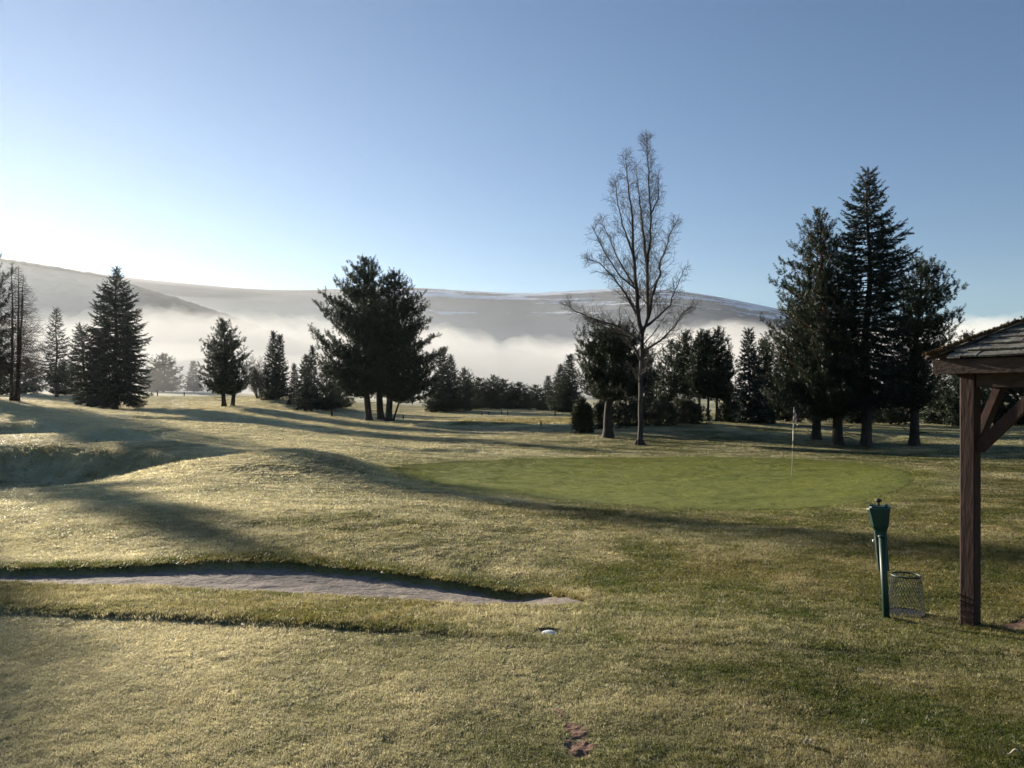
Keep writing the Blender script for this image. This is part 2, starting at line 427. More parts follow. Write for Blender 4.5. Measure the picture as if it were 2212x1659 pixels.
def mat_hill():
    m, n, l, p = new_mat('moorland')
    tc = n.new('ShaderNodeTexCoord')
    t = noise(n, l, tc.outputs['Object'], .004, 6)
    r = ramp(n, t.outputs[0], l, [(.35, (.066,.070,.082)), (.65, (.100,.100,.108))])
    mp = n.new('ShaderNodeMapping'); mp.inputs['Scale'].default_value = (.0022, .0022, .022); mp.inputs['Rotation'].default_value = (0, R(-2.5), 0)
    l.new(tc.outputs['Object'], mp.inputs[0])
    s1 = noise(n, l, mp.outputs[0], 1.0, 7, .68)
    at_ = n.new('ShaderNodeAttribute'); at_.attribute_name = 'snow'
    ad = n.new('ShaderNodeMath'); ad.operation = 'ADD'; l.new(s1.outputs[0], ad.inputs[0]); l.new(at_.outputs['Fac'], ad.inputs[1])
    sr = ramp(n, ad.outputs[0], l, [(.97, (0,0,0)), (1.0, (1,1,1))])
    mx = n.new('ShaderNodeMix'); mx.data_type = 'RGBA'; l.new(sr.outputs[0], mx.inputs[0]); l.new(r.outputs[0], mx.inputs[6]); mx.inputs[7].default_value = (.8,.82,.86,1)
    l.new(mx.outputs[2], p.inputs['Base Color']); p.inputs['Roughness'].default_value = .95; p.inputs['Specular IOR Level'].default_value = 0.05
    return m
M_HILL = mat_hill()
M_FOREST = simple('forested_slope', (.030,.036,.030), (.055,.060,.048), .02, .95, 0, None, .05)

# ------------------------------------------------------------------ ground sheet
def build_ground():
    dense = np.concatenate([np.linspace(-180, -44, 40)[:-1], np.linspace(-44, 44, 470), np.linspace(44, 180, 40)[1:]])
    rr = np.concatenate([[.05, .6], np.geomspace(1.4, 12.5, 250), np.geomspace(12.5, 185, 230)[1:], np.geomspace(185, 5600, 22)[1:]])
    A, D = np.meshgrid(np.radians(dense[:-1]), rr)
    # rings of equal forward distance inside the view, blending to circles behind
    k = 1/np.maximum(np.cos(A), .6)
    X = D*k*np.sin(A); Y = D*k*np.cos(A)
    Z = terrain(X, Y)
    nr, na = A.shape
    idx = np.arange(nr*na).reshape(nr, na); nx = np.roll(idx, -1, 1)
    Q = np.stack([idx[:-1], nx[:-1], nx[1:], idx[1:]], -1).reshape(-1, 4)
    V = np.stack([X, Y, Z], -1).reshape(-1, 3)
    me = fast_mesh('ground', V, Q[:, ::-1] if False else Q)
    me.polygons.foreach_set('use_smooth', [True]*len(me.polygons))
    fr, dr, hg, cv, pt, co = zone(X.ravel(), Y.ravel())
    for nm, arr in (('frost_shade', fr), ('dry', dr), ('putt', co)):
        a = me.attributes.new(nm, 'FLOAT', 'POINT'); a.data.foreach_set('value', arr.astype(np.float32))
    o = link('ground', me, M_TURF); me.flip_normals() if me.polygons[0].normal.z < 0 else None
    return tag(o, kind='structure')
build_ground()

def draped(name, inside, x0, x1, y0, y1, nx, ny, off, mat, attrs=None):
    xs = np.linspace(x0, x1, nx); ys = np.linspace(y0, y1, ny)
    X, Y = np.meshgrid(xs, ys); Z = terrain(X, Y)+off(X, Y)
    ok = inside(X, Y)
    idx = np.arange(nx*ny).reshape(ny, nx)
    Q = np.stack([idx[:-1,:-1], idx[:-1,1:], idx[1:,1:], idx[1:,:-1]], -1)
    k = ok[:-1,:-1] & ok[:-1,1:] & ok[1:,1:] & ok[1:,:-1]
    Q = Q[k]; used = np.unique(Q); remap = -np.ones(nx*ny, int); remap[used] = np.arange(len(used))
    V = np.stack([X, Y, Z], -1).reshape(-1, 3)[used]
    me = fast_mesh(name, V, remap[Q]); me.polygons.foreach_set('use_smooth', [True]*len(me.polygons))
    for nm, fn in (attrs or {}).items():
        a = me.attributes.new(nm, 'FLOAT', 'POINT'); a.data.foreach_set('value', fn(V[:,0], V[:,1]).astype(np.float32))
    return tag(link(name, me, mat), kind='structure')

gp = GREEN_P
draped('putting_green', lambda X, Y: in_poly(X, Y, gp), gp[:,0].min()-.2, gp[:,0].max()+.2, gp[:,1].min()-.2, gp[:,1].max()+.2, 260, 240,
       lambda X, Y: 0*X+.006, M_TURF,
       {'frost_shade': lambda X, Y: np.clip(.02+.4*(fbm(X*.22, Y*1.5, 71, 3)-.5), 0, 1), 'dry': lambda X, Y: 0*X+.15,
        'putt': lambda X, Y: np.clip(.92-.7*np.abs(fbm(X*.15, Y*.9, 73, 3)-.5), 0, 1)*(.55+.45*sstep(0, .9, poly_dist(X, Y, GREEN_P)))})
def _bt(X, Y): return bunker_t(CX+F*X/Y, Y)
draped('bunker_sand', lambda X, Y: (_bt(X, Y) > .03) & (_bt(X, Y) < .97), -8.0, .80, 6.4, 9.3, 420, 200,
       lambda X, Y: .008+.022*(fbm(X*7, Y*9, 81, 3)-.5), M_SAND)
draped('bare_soil_patch', lambda X, Y: in_poly(X, Y, SOIL_P), SOIL_P[:,0].min(), SOIL_P[:,0].max(), SOIL_P[:,1].min(), SOIL_P[:,1].max(), 60, 70,
       lambda X, Y: .006+.03*(fbm(X*16, Y*16, 83, 3)-.5), M_SOIL)
DIV_P = smooth_poly(to_ground([(1742,1304),(1765,1297),(1800,1300),(1826,1306),(1800,1312),(1762,1311)]), 2)
draped('worn_turf_patch', lambda X, Y: in_poly(X, Y, DIV_P), DIV_P[:,0].min(), DIV_P[:,0].max(), DIV_P[:,1].min(), DIV_P[:,1].max(), 40, 40,
       lambda X, Y: .006+.03*(fbm(X*16, Y*16, 85, 3)-.5), M_HOLE)
fp = np.array(FL_P)
draped('shelter_floor', lambda X, Y: in_poly(X, Y, FL_P), fp[:,0].min(), fp[:,0].max(), fp[:,1].min(), fp[:,1].max(), 120, 120,
       lambda X, Y: .006+.02*(fbm(X*9, Y*9, 87, 3)-.5), M_SOIL)

# ------------------------------------------------------------------ hills
def ridge_mesh(name, pts, dR, d0, mat, rough, depth_back=700, nx=420, ny=90, snow=False, jag=0):
    xs = np.linspace(-900, 3000, nx)
    ry = np.interp(xs, [p[0] for p in pts], [p[1] for p in pts])
    for _ in range(6): ry = np.convolve(np.pad(ry, 4, 'edge'), np.ones(9)/9, 'valid')
    t = np.concatenate([np.linspace(0, 1, ny-14), 1+np.linspace(0, 1, 15)[1:]])
    Xi, T = np.meshgrid(xs, t); RY = np.broadcast_to(ry, Xi.shape)
    D = np.where(T <= 1, d0+(dR-d0)*T, dR+depth_back*(T-1))
    H = (HY-RY)/F*dR+EYE
    prof = np.where(T <= 1, np.sin(np.clip(T, 0, 1)*np.pi/2)**1.15, 1-.5*(T-1)**2)
    X = (Xi-CX)/F*D; Y = D
    Z = EYE-31*(1-np.clip(T,0,1))+(H-EYE)*np.where(T <= 1, D/dR*np.sin(np.clip(T, 0, 1)*np.pi/2), 1-.35*(T-1)**2)
    nz = (fbm(X*.0016, Y*.0016, 91, 5)-.5)*rough
    Z = Z+nz*np.sin(np.clip(T, 0, 1)*np.pi)**2*np.where(T > 1, 0, 1)
    if jag: Z = Z+jag*vnoise(X*.09, Y*.05, 95)
    idx = np.arange(Xi.size).reshape(Xi.shape)
    Q = np.stack([idx[:-1,:-1], idx[:-1,1:], idx[1:,1:], idx[1:,:-1]], -1).reshape(-1, 4)
    me = fast_mesh(name, np.stack([X, Y, Z], -1).reshape(-1, 3), Q); me.polygons.foreach_set('use_smooth', [True]*len(me.polygons))
    if snow:
        sn = .19+.23*sstep(.42, .95, T)+.10*sstep(500, 1000, Xi)*(1-sstep(1650, 1900, Xi))-.2*(1-sstep(350, 800, Xi))
        a = me.attributes.new('snow', 'FLOAT', 'POINT'); a.data.foreach_set('value', sn.ravel().astype(np.float32))
    return tag(link(name, me, mat), kind='structure')
RIDGE = [(-900,560),(-300,535),(0,553),(100,573),(200,590),(300,603),(400,611),(500,622),(640,629),(700,626),(800,620),(890,620),(1000,628),(1130,635),(1230,630),
         (1330,622),(1400,621),(1500,631),(1600,650),(1660,662),(1800,694),(2000,745),(2212,800),(2600,835),(3000,840)]
SPUR = [(-900,580),(-300,548),(0,561),(80,574),(243,601),(331,632),(423,659),(516,692),(700,760),(900,820),(1100,848),(3000,850)]
ridge_mesh('hills', RIDGE, 4200, 1700, M_HILL, 90, snow=True)
ridge_mesh('forested_hillside', SPUR, 2700, 1400, M_FOREST, 30, jag=9, nx=700)

# ------------------------------------------------------------------ mist bank and haze
def volume_mat(name, dens, col, g):
    m = bpy.data.materials.new(name); m.use_nodes = True
    n = m.node_tree.nodes; l = m.node_tree.links; n.remove(n['Principled BSDF'])
    v = n.new('ShaderNodeVolumePrincipled'); v.inputs['Density'].default_value = dens; v.inputs['Color'].default_value = (*col, 1); v.inputs['Anisotropy'].default_value = g
    l.new(v.outputs[0], n['Material Output'].inputs['Volume']); return m
def mist_bank():
    nx, ny = 420, 90
    xs = np.linspace(-900, 3000, nx); ds = np.geomspace(420, 1250, ny)
    Xi, D = np.meshgrid(xs, ds)
    TOP = [(-900,720),(0,700),(150,700),(330,688),(430,684),(520,690),(640,698),(760,700),(900,706),(960,712),(1010,724),(1060,738),(1080,752),(1110,744),(1160,742),(1220,742),
           (1300,730),(1400,720),(1520,710),(1600,714),(1700,722),(1900,712),(2050,705),(2212,700),(3000,690)]
    ty = np.interp(Xi, [p[0] for p in TOP], [p[1] for p in TOP])+10
    DT = 1000.0
    X = (Xi-CX)/F*D
    H = (HY-ty)/F*DT
    prof = np.clip(1-((D-DT)/np.where(D < DT, 580, 252))**2, 0, 1)**.6
    lump = 24*(fbm(X*.011, D*.011, 55, 4)-.5)+30*(np.abs(fbm(X*.021, D*.02, 58, 3)-.5)*-2+.25)+15*(fbm(X*.06, D*.05, 57, 3)-.5)
    Z = -25+(H+25)*prof+lump*prof
    Zb = np.full_like(Z, -26.0)
    idx = np.arange(Xi.size).reshape(Xi.shape); n0 = Xi.size
    q = np.stack([idx[:-1,:-1], idx[:-1,1:], idx[1:,1:], idx[1:,:-1]], -1).reshape(-1, 4)
    faces = [q, q[:, ::-1]+n0]
    for e in (idx[0], idx[-1][::-1], idx[:,0][::-1], idx[:,-1]):
        a, b = e[:-1], e[1:]; faces.append(np.stack([a+n0, b+n0, b, a], -1))
    V = np.concatenate([np.stack([X, D, Z], -1).reshape(-1, 3), np.stack([X, D, Zb], -1).reshape(-1, 3)])
    me = fast_mesh('mist_bank', V, np.concatenate(faces)); me.polygons.foreach_set('use_smooth', [True]*len(me.polygons))
    return tag(link('mist_bank', me, volume_mat('mist', .0035, (.97,.955,.935), .0)), 'white bank of low mist lying across the valley below the hills', 'mist', kind='stuff')
mist_bank()
def mist_veil():
    # thin bluish mist lying on the hillside: deep at its foot, thinning to nothing towards the crest
    xs = np.linspace(-900, 3000, 120); n = len(xs); fs = np.concatenate([np.linspace(.0, .9, 13), [.95, .98, .995]])
    rid = np.interp(xs, [p[0] for p in RIDGE], [p[1] for p in RIDGE]); spu = np.interp(xs, [p[0] for p in SPUR], [p[1] for p in SPUR])
    k = 1-sstep(250, 640, xs)                                   # 1 where the nearer forested slope stands
    e = ((HY-rid)*(1-k)+(HY-spu)*k)/F
    V = []; Q = []
    for f in fs:
        dh = (1700+2500*2/np.pi*np.arcsin(f))*(1-k)+(1400+1300*2/np.pi*np.arcsin(f))*k
        dv = np.maximum(dh-(1500*(1-k)+1350*k)*(1-f)**(.8-.35*k), 700+520*f)
        V.append(np.stack([(xs-CX)/F*dv, dv, EYE+e*f*dv-40*(1-f)], -1))
    for f in fs[::-1]:                                          # back side, just under the hill's own surface
        dh = (1700+2500*2/np.pi*np.arcsin(f))*(1-k)+(1400+1300*2/np.pi*np.arcsin(f))*k+60*(1-f)+4
        V.append(np.stack([(xs-CX)/F*dh, dh, EYE+e*f*dh-45*(1-f)-3], -1))
    m = len(V); idx = np.arange(m*n).reshape(m, n)
    nx_ = np.roll(idx, -1, 0)
    Q = np.stack([idx[:, :-1], idx[:, 1:], nx_[:, 1:], nx_[:, :-1]], -1).reshape(-1, 4)
    me = fast_mesh('mist_veil', np.concatenate(V), Q)
    import bmesh
    bm = bmesh.new(); bm.from_mesh(me); bmesh.ops.holes_fill(bm, edges=[q for q in bm.edges if q.is_boundary], sides=0); bmesh.ops.recalc_face_normals(bm, faces=bm.faces); bm.to_mesh(me); bm.free()
    o = link('mist_veil', me, volume_mat('thin_mist', VEIL, (.80,.90,1), .35))
    return tag(o, 'thin pale mist veiling the hillside above the white bank', 'mist', kind='stuff')
mist_veil()
def ground_mist():
    mb = MB()
    for x, d, rx, ry, rz in ((370, 190, 44, 30, 12), (610, 176, 40, 26, 9), (80, 178, 40, 24, 9)):
        c = at(x, d); k = 20; V0 = len(mb.v)
        mb.lathe([(max(math.sin(math.pi*i/12), .0005), -math.cos(math.pi*i/12)) for i in range(13)], k)
        mb.v[V0:] = [(c.x+a*rx, c.y+b*ry, c.z+e*rz) for a, b, e in mb.v[V0:]]
    o = mb.build('ground_mist', volume_mat('drifting_mist', .006, (.95,.95,.95), .2), None, True)
    return tag(o, 'low patches of mist drifting among the farthest trees at left', 'mist', kind='stuff')
ground_mist()
hz = MB().box((0, 0, 400), (12400, 12400, 880)).build('haze', volume_mat('haze_air', HAZE, (.90,.95,1), HAZE_G))
tag(hz, 'thin morning haze filling the air over the whole valley', 'haze', kind='stuff')

# ------------------------------------------------------------------ grass
def blade_clump(nb, seed, fat=1.0):
    r = np.random.default_rng(seed)
    V = []; T = []
    for i in range(nb):
        a = r.uniform(0, 2*math.pi); q = math.sqrt(r.uniform()); x, y = q*math.cos(a), q*math.sin(a)
        h = r.uniform(.45, 1.0); b = r.uniform(0, math.pi); wd = .040*fat*r.uniform(.7, 1.3)
        lx, ly = r.normal(0, .22, 2)
        dx, dy = wd*math.cos(b), wd*math.sin(b); k = len(V)
        V += [(x-dx, y-dy, -.15), (x+dx, y+dy, -.15), (x+lx*.4+dx*.7, y+ly*.4+dy*.7, h*.6), (x+lx*.4-dx*.7, y+ly*.4-dy*.7, h*.6), (x+lx, y+ly, h)]
        T += [(k, k+1, k+2), (k, k+2, k+3), (k+3, k+2, k+4)]
    me = fast_mesh('grass_clump', np.array(V), np.array(T)); me.materials.append(M_BLADE)
    return bpy.data.objects.new('grass_clump', me)       # only the source of the turf's blades, never in the scene itself

def scatter(name, pts, scl, rot, attrs, clump):
    me = bpy.data.meshes.new(name); me.vertices.add(len(pts)); me.vertices.foreach_set('co', pts.astype(np.float32).ravel())
    a = me.attributes.new('scl', 'FLOAT_VECTOR', 'POINT'); a.data.foreach_set('vector', scl.astype(np.float32).ravel())
    a = me.attributes.new('rot', 'FLOAT_VECTOR', 'POINT'); a.data.foreach_set('vector', rot.astype(np.float32).ravel())
    for k_, v_ in attrs.items():
        a = me.attributes.new(k_, 'FLOAT', 'POINT'); a.data.foreach_set('value', v_.astype(np.float32))
    o = link(name, me, M_BLADE)
    ng = bpy.data.node_groups.new(name+'_nodes', 'GeometryNodeTree')
    ng.interface.new_socket('Geometry', in_out='INPUT', socket_type='NodeSocketGeometry')
    ng.interface.new_socket('Geometry', in_out='OUTPUT', socket_type='NodeSocketGeometry')
    gi = ng.nodes.new('NodeGroupInput'); go = ng.nodes.new('NodeGroupOutput')
    ip = ng.nodes.new('GeometryNodeInstanceOnPoints'); ob = ng.nodes.new('GeometryNodeObjectInfo'); ob.inputs['Object'].default_value = clump
    ob.inputs['As Instance'].default_value = True
    def na(nm):
        q = ng.nodes.new('GeometryNodeInputNamedAttribute'); q.data_type = 'FLOAT_VECTOR'; q.inputs['Name'].default_value = nm; return q.outputs['Attribute']
    L = ng.links.new
    L(gi.outputs[0], ip.inputs['Points']); L(ob.outputs['Geometry'], ip.inputs['Instance'])
    L(na('scl'), ip.inputs['Scale']); L(na('rot'), ip.inputs['Rotation']); L(ip.outputs[0], go.inputs[0])
    md = o.modifiers.new('grass', 'NODES'); md.node_group = ng
    return o

def build_grass(N=190000):
    r = np.random.default_rng(3)
    u = r.uniform(-.76, .76, N); ld = r.uniform(math.log(2.9), math.log(150), N)
    Y = np.exp(ld); X = u*Y
    Nq = 70000; q = GREEN_P; Xq = r.uniform(q[:,0].min(), q[:,0].max(), Nq); Yq = r.uniform(q[:,1].min(), q[:,1].max(), Nq)
    iq = in_poly(Xq, Yq, q); X = np.concatenate([X, Xq[iq]]); Y = np.concatenate([Y, Yq[iq]]); N = len(X); fine = np.arange(N) >= N-iq.sum()
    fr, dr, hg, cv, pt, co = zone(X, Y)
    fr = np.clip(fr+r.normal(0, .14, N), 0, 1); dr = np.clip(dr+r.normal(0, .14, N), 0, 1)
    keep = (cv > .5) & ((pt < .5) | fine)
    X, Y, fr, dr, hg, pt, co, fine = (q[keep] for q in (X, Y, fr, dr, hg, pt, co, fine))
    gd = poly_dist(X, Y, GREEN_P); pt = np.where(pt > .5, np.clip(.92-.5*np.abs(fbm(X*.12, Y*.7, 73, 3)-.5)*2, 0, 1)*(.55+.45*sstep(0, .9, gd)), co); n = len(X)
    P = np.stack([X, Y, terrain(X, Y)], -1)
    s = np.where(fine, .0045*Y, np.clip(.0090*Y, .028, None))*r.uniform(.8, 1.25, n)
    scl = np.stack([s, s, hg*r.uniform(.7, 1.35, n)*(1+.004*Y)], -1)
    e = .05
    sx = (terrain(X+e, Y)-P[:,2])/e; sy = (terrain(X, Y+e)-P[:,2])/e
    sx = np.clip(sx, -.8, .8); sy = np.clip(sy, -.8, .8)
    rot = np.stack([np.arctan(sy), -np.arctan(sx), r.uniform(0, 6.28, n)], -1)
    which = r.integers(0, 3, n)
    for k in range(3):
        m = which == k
        o = scatter('grass', P[m], scl[m], rot[m], {'frost_shade': fr[m], 'dry': dr[m], 'putt': pt[m]}, blade_clump(46, 100+k))
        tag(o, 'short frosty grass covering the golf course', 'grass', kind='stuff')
build_grass()

# ------------------------------------------------------------------ trees
class Tree:
    """collects wood tubes and needle shoots, in metres from the base"""
    def __init__(s, seed): s.r = random.Random(seed); s.np = np.random.default_rng(seed); s.w = MB(); s.P = []; s.D = []; s.L = []
    def shoot(s, p, d, L): s.P.append(p); s.D.append(d); s.L.append(L)
    def needles(s, k, nl, nw, spread):
        P = np.array(s.P); D = np.array(s.D); L = np.array(s.L)
        D = D/np.linalg.norm(D, axis=1, keepdims=True); n = len(P)
        A = np.cross(D, np.where(np.abs(D[:, 2:3]) > .9, [[1,0,0]], [[0,0,1]])); A /= np.linalg.norm(A, axis=1, keepdims=True)
        B = np.cross(D, A)
        t = (np.arange(k)/k)[None, :, None]; ph = (np.arange(k)*2.4)[None, :, None]+s.np.uniform(0, 6.28, (n, 1, 1))
        Rr = A[:,None]*np.cos(ph)+B[:,None]*np.sin(ph)
        Bs = P[:,None]+D[:,None]*(L[:,None,None]*t)
        nd = D[:,None]*math.cos(spread)+Rr*math.sin(spread)
        ll = nl*s.np.uniform(.7, 1.25, (n, k, 1))*(1-.25*t)
        T_ = np.cross(nd, s.np.normal(size=(n, k, 3))); T_ /= np.linalg.norm(T_, axis=2, keepdims=True)+1e-9
        V = np.stack([Bs-T_*nw*.5, Bs+T_*nw*.5, Bs+nd*ll], 2).reshape(-1, 3)
        return V, np.arange(len(V)).reshape(-1, 3)

def make_tree(name, t, k, nl, nw, spread, mat_f, mat_b):
    root = empty(name, (0, 0, 0))
    tr = t.w.build('trunk', mat_b, root, True)
    V, T = t.needles(k, nl, nw, spread)
    link('crown', fast_mesh('crown', V, T), mat_f, root)
    return root

def conifer(name, seed, style, H, env, base_h, lean, r0, nb, sh_len, sp, k=14, nl=.12, nw=.026, mat_f=None, mat_b=None, stubs=0, extra_trunks=()):
    """env: list of (height m, left reach m, right reach m) bottom to top; lean: x offset of the tip"""
    t = Tree(seed); r = t.r
    hs = [e[0] for e in env]; wl = [e[1] for e in env]; wr = [e[2] for e in env]
    def axis(h): return Vector((lean*(h/H)**1.2+.12*math.sin(h*.7+seed), .10*math.sin(h*.5+seed*2), h))
    n = 14
    off = axis(0)
    def ax(h): return axis(h)-off*(1-h/H)
    pts = [ax(H*i/n) for i in range(n+1)]
    rad = [max(r0*(1-i/n)**.8, .02) for i in range(n+1)]
    pts.insert(0, pts[0]+Vector((0,0,-.3))); rad.insert(0, r0*1.75); rad[1] = r0*1.35
    pts.insert(2, ax(.5)); rad.insert(2, r0*1.02)
    t.w.tube(pts, rad, 9)
    for dx, dy, hh, lx, rr_ in extra_trunks:
        t.w.tube([Vector((dx, dy, -.3)), Vector((dx, dy, .3)), Vector((dx+lx*.3, dy, hh*.4)), Vector((dx+lx*.7, dy, hh*.75)), ax(hh)*.5+Vector((dx+lx, dy, hh))*.5],
                 [rr_*1.6, rr_*1.1, rr_*.85, rr_*.5, .04], 7)
    for i in range(stubs):
        h = r.uniform(.12, .8)*base_h; a = r.uniform(0, 6.28); L = r.uniform(.4, 1.8)
        p = ax(h); t.w.tube([p, p+Vector((math.cos(a)*L*.6, math.sin(a)*L*.6, L*.05)), p+Vector((math.cos(a)*L, math.sin(a)*L, L*r.uniform(-.1, .4)))], [.05, .035, .012], 4, False)
    az = r.uniform(0, 6.28)
    for i in range(nb):
        f = (i+r.random())/nb
        h = base_h+(H-base_h)*f**(1.15 if style == 'pine' else 1.1)
        az += 2.39996+r.uniform(-.3, .3)
        a_, b_ = np.interp(h, hs, wl), np.interp(h, hs, wr)
        c = math.cos(az); wd = (a_+b_)/2+(b_-a_)/2*c
        wd *= r.uniform(.70, 1.06) if style == 'spruce' else r.choice((.55, .8, .95, 1.0, 1.08))*r.uniform(.9, 1.05)
        wd = max(wd, .15)
        u = h/H
        if style == 'pine': zs = h-wd*r.uniform(.35, .85); ze = h+wd*.10*r.uniform(-1, 1.3); zm = (zs*.5+ze*.5)-.14*wd
        else:
            up = (u-.45)*1.0
            zs = h-up*wd*.9; ze = h; zm = (zs+ze)/2-.10*wd
        zs = max(min(zs, H-.05), .15 if style == 'spruce' else base_h*.75)
        s0 = ax(zs); e0 = Vector((math.cos(az)*wd, math.sin(az)*wd, 0))
        P0 = s0; P2 = Vector((ax(h).x+e0.x, ax(h).y+e0.y, ze)); P1 = Vector((P0.x*.45+P2.x*.55, P0.y*.45+P2.y*.55, zm))
        bez = lambda q: P0*(1-q)**2+P1*2*q*(1-q)+P2*q*q
        rb = .018+.014*wd
        t.w.tube([bez(q) for q in (0, .25, .5, .75, 1)], [rb*(1-.8*q) for q in (0, .25, .5, .75, 1)], 4, False)
        side = Vector((-math.sin(az), math.cos(az), 0))
        q = r.uniform(.12, .25) if wd > 1 else .05; sg = 1
        step = sp/max(wd, .3)
        while q < 1.0:
            p = bez(q); tg = (bez(min(q+.05, 1.05))-bez(q-.05)).normalized()
            lb = (.42*wd*(1-q)+sh_len*1.0)*r.uniform(.6, 1.15)
            sg = -sg
            if style == 'pine': bd = tg*.7+side*sg*.8*r.uniform(.4, 1.2)+Vector((0, 0, r.uniform(.1, .75)))
            else: bd = tg*.75+side*sg*.75*r.uniform(.5, 1.1)+Vector((0, 0, r.uniform(-.30, .10)))
            bd.normalize()
            m = max(1, int(lb/(sh_len*.62)))
            for j in range(m):
                pp = p+bd*(lb*(j/m)*.9)
                if style == 'pine': pp += Vector((r.gauss(0, .5), r.gauss(0, .5), r.gauss(0, .35)))*sh_len*.8; sd_ = bd*.45+Vector((r.gauss(0, .5), r.gauss(0, .5), r.uniform(.0, 1.1)))
                else: sd_ = bd*1.0+Vector((r.gauss(0, .32), r.gauss(0, .32), r.gauss(-.12, .28)))
                t.shoot(tuple(pp), tuple(sd_), sh_len*r.uniform(.7, 1.25))
            q += step*r.uniform(.7, 1.3)
        t.shoot(tuple(bez(.97)), tuple((P2-P1).normalized()+Vector((0, 0, .5 if style == 'pine' else .15))), sh_len*1.4)
    for j in range(10):
        p = ax(H*(1-.012*j)); t.shoot(tuple(p-Vector((0,0,.15))), (r.gauss(0, .3), r.gauss(0, .3), 1), sh_len*1.1)
    return make_tree(name, t, k, nl, nw, 1.0 if style == 'pine' else .66, mat_f or (M_PINE if style == 'pine' else M_SPRUCE), mat_b or M_BARK)

def px_tree(name, label, style, x, d, top, outline, base_row, seed, r0, nb, sh_len, sp, group=None, **kw):
    """outline rows (y, xl, xr) in the survey's columns/rows become reaches in metres at distance d"""
    b = at(x, d); m = d/F
    by = HY-(b.z-EYE)/m
    H = (by-top[1])*m
    lean = (top[0]-x)*m
    env = []
    for (y, xl, xr) in sorted(outline, key=lambda q: -q[0]):
        h = (by-y)*m; ax_ = x+(top[0]-x)*max(h/H, 0)**1.2
        env.append((h, max(ax_-xl, 1)*m, max(xr-ax_, 1)*m))
    root = conifer(name, seed, style, H, env, (by-base_row)*m, lean, r0, nb, sh_len, sp, **kw)
    root.location = b
    return tag(root, label, 'tree', group)

# right-hand group by the green
NEAR = dict(k=18, nl=.18, nw=.046)
RG = 'dark conifers standing together right of the flag'
px_tree('pine_tree', 'leaning dark pine with a bare reddish trunk, left of the tallest conifer', 'pine', 1810, 47, (1763,458),
        [(458,1760,1768),(490,1724,1792),(544,1699,1815),(583,1672,1830),(640,1688,1838),(669,1650,1845),(716,1651,1850),(823,1638,1855),(885,1660,1850)], 872, 11, .31, 160, .36, .115, RG, mat_b=M_REDBARK, stubs=9, **NEAR)
px_tree('pine_tree', 'low broad pine with short thick trunk behind the leaning red-barked pine', 'pine', 1763, 51, (1745,610),
        [(610,1740,1752),(650,1700,1790),(720,1660,1820),(800,1645,1830),(880,1660,1830)], 872, 12, .30, 110, .36, .15, RG, stubs=6, **NEAR)
px_tree('spruce_tree', 'tallest spire-topped conifer, centre of the group right of the flag', 'spruce', 1870, 46, (1879,368),
        [(368,1877,1881),(410,1853,1906),(436,1833,1915),(480,1822,1938),(527,1806,1964),(560,1802,1960),(620,1790,1955),(700,1780,1955),(800,1776,1960),(890,1800,1930)], 885, 13, .31, 210, .36, .115, RG, stubs=5, **NEAR)
px_tree('pine_tree', 'round-shouldered pine on the right of the group, nearest the shelter roof', 'pine', 1974, 47, (1990,562),
        [(562,1984,1996),(575,1950,2033),(610,1935,2044),(649,1930,2078),(700,1925,2070),(737,1920,2045),(800,1900,2030),(885,1915,2015)], 868, 14, .29, 135, .36, .115, RG, stubs=6, **NEAR)
# twin pines in the middle left
MID = dict(k=16, nl=.29, nw=.078)
TG = 'clump of three pines left of centre'
px_tree('pine_tree', 'front left pine of the three-trunk clump left of centre', 'pine', 797, 92, (784,559),
        [(559,780,790),(584,740,800),(620,718,805),(655,676,812),(704,673,818),(735,680,822),(800,692,828),(855,740,832)], 835, 21, .42, 150, .55, .155, TG, stubs=6, **MID)
px_tree('pine_tree', 'middle pine with the tall double tip in the clump left of centre', 'pine', 823, 95, (803,563),
        [(563,797,812),(600,782,842),(700,772,868),(800,772,878),(860,790,860)], 830, 22, .45, 95, .55, .155, TG, **MID)
px_tree('pine_tree', 'right pine of the three-trunk clump, broad crown bulging to the right', 'pine', 840, 92, (853,588),
        [(588,847,860),(610,825,882),(650,815,918),(700,810,938),(740,806,949),(800,802,955),(865,812,930)], 845, 23, .42, 150, .55, .155, TG, stubs=5, **MID,
        extra_trunks=((.55,.3,6,2.2,.12),))
# left side
px_tree('spruce_tree', 'tall broad spruce with skirts to the ground on the left', 'spruce', 249, 118, (250,581),
        [(581,249,251),(605,238,262),(625,214,288),(665,204,293),(705,190,308),(760,186,318),(820,182,321),(880,190,316)], 880, 31, .45, 260, .55, .20, **MID)
px_tree('spruce_tree', 'shorter spruce merged with the left flank of the broad spruce', 'spruce', 192, 121, (172,703),
        [(703,170,176),(740,160,205),(800,154,222),(872,158,222)], 872, 32, .3, 130, .55, .22, **MID)
px_tree('spruce_tree', 'slim spruce on a bare stem between the bare larches and the broad spruce', 'spruce', 122, 150, (122,668),
        [(668,121,123),(700,111,133),(740,100,144),(790,94,150),(830,100,146)], 826, 33, .28, 110, .55, .26, **MID)
px_tree('pine_tree', 'bushy pine on two short trunks, alone on the pale fairway', 'pine', 484, 108, (484,693),
        [(693,478,492),(715,462,514),(750,440,530),(790,434,546),(830,436,549),(855,450,540)], 838, 34, .32, 120, .5, .22, extra_trunks=((1.15,.2,5,.6,.3),), stubs=6, **MID)
px_tree('pine_tree', 'dark pine cut by the left edge of the picture', 'pine', -44, 97, (-50,425),
        [(425,-54,-46),(500,-74,-26),(545,-82,-14),(585,-100,16),(640,-105,22),(700,-105,12),(760,-110,20),(830,-90,4)], 800, 35, .45, 140, .55, .2, **MID)
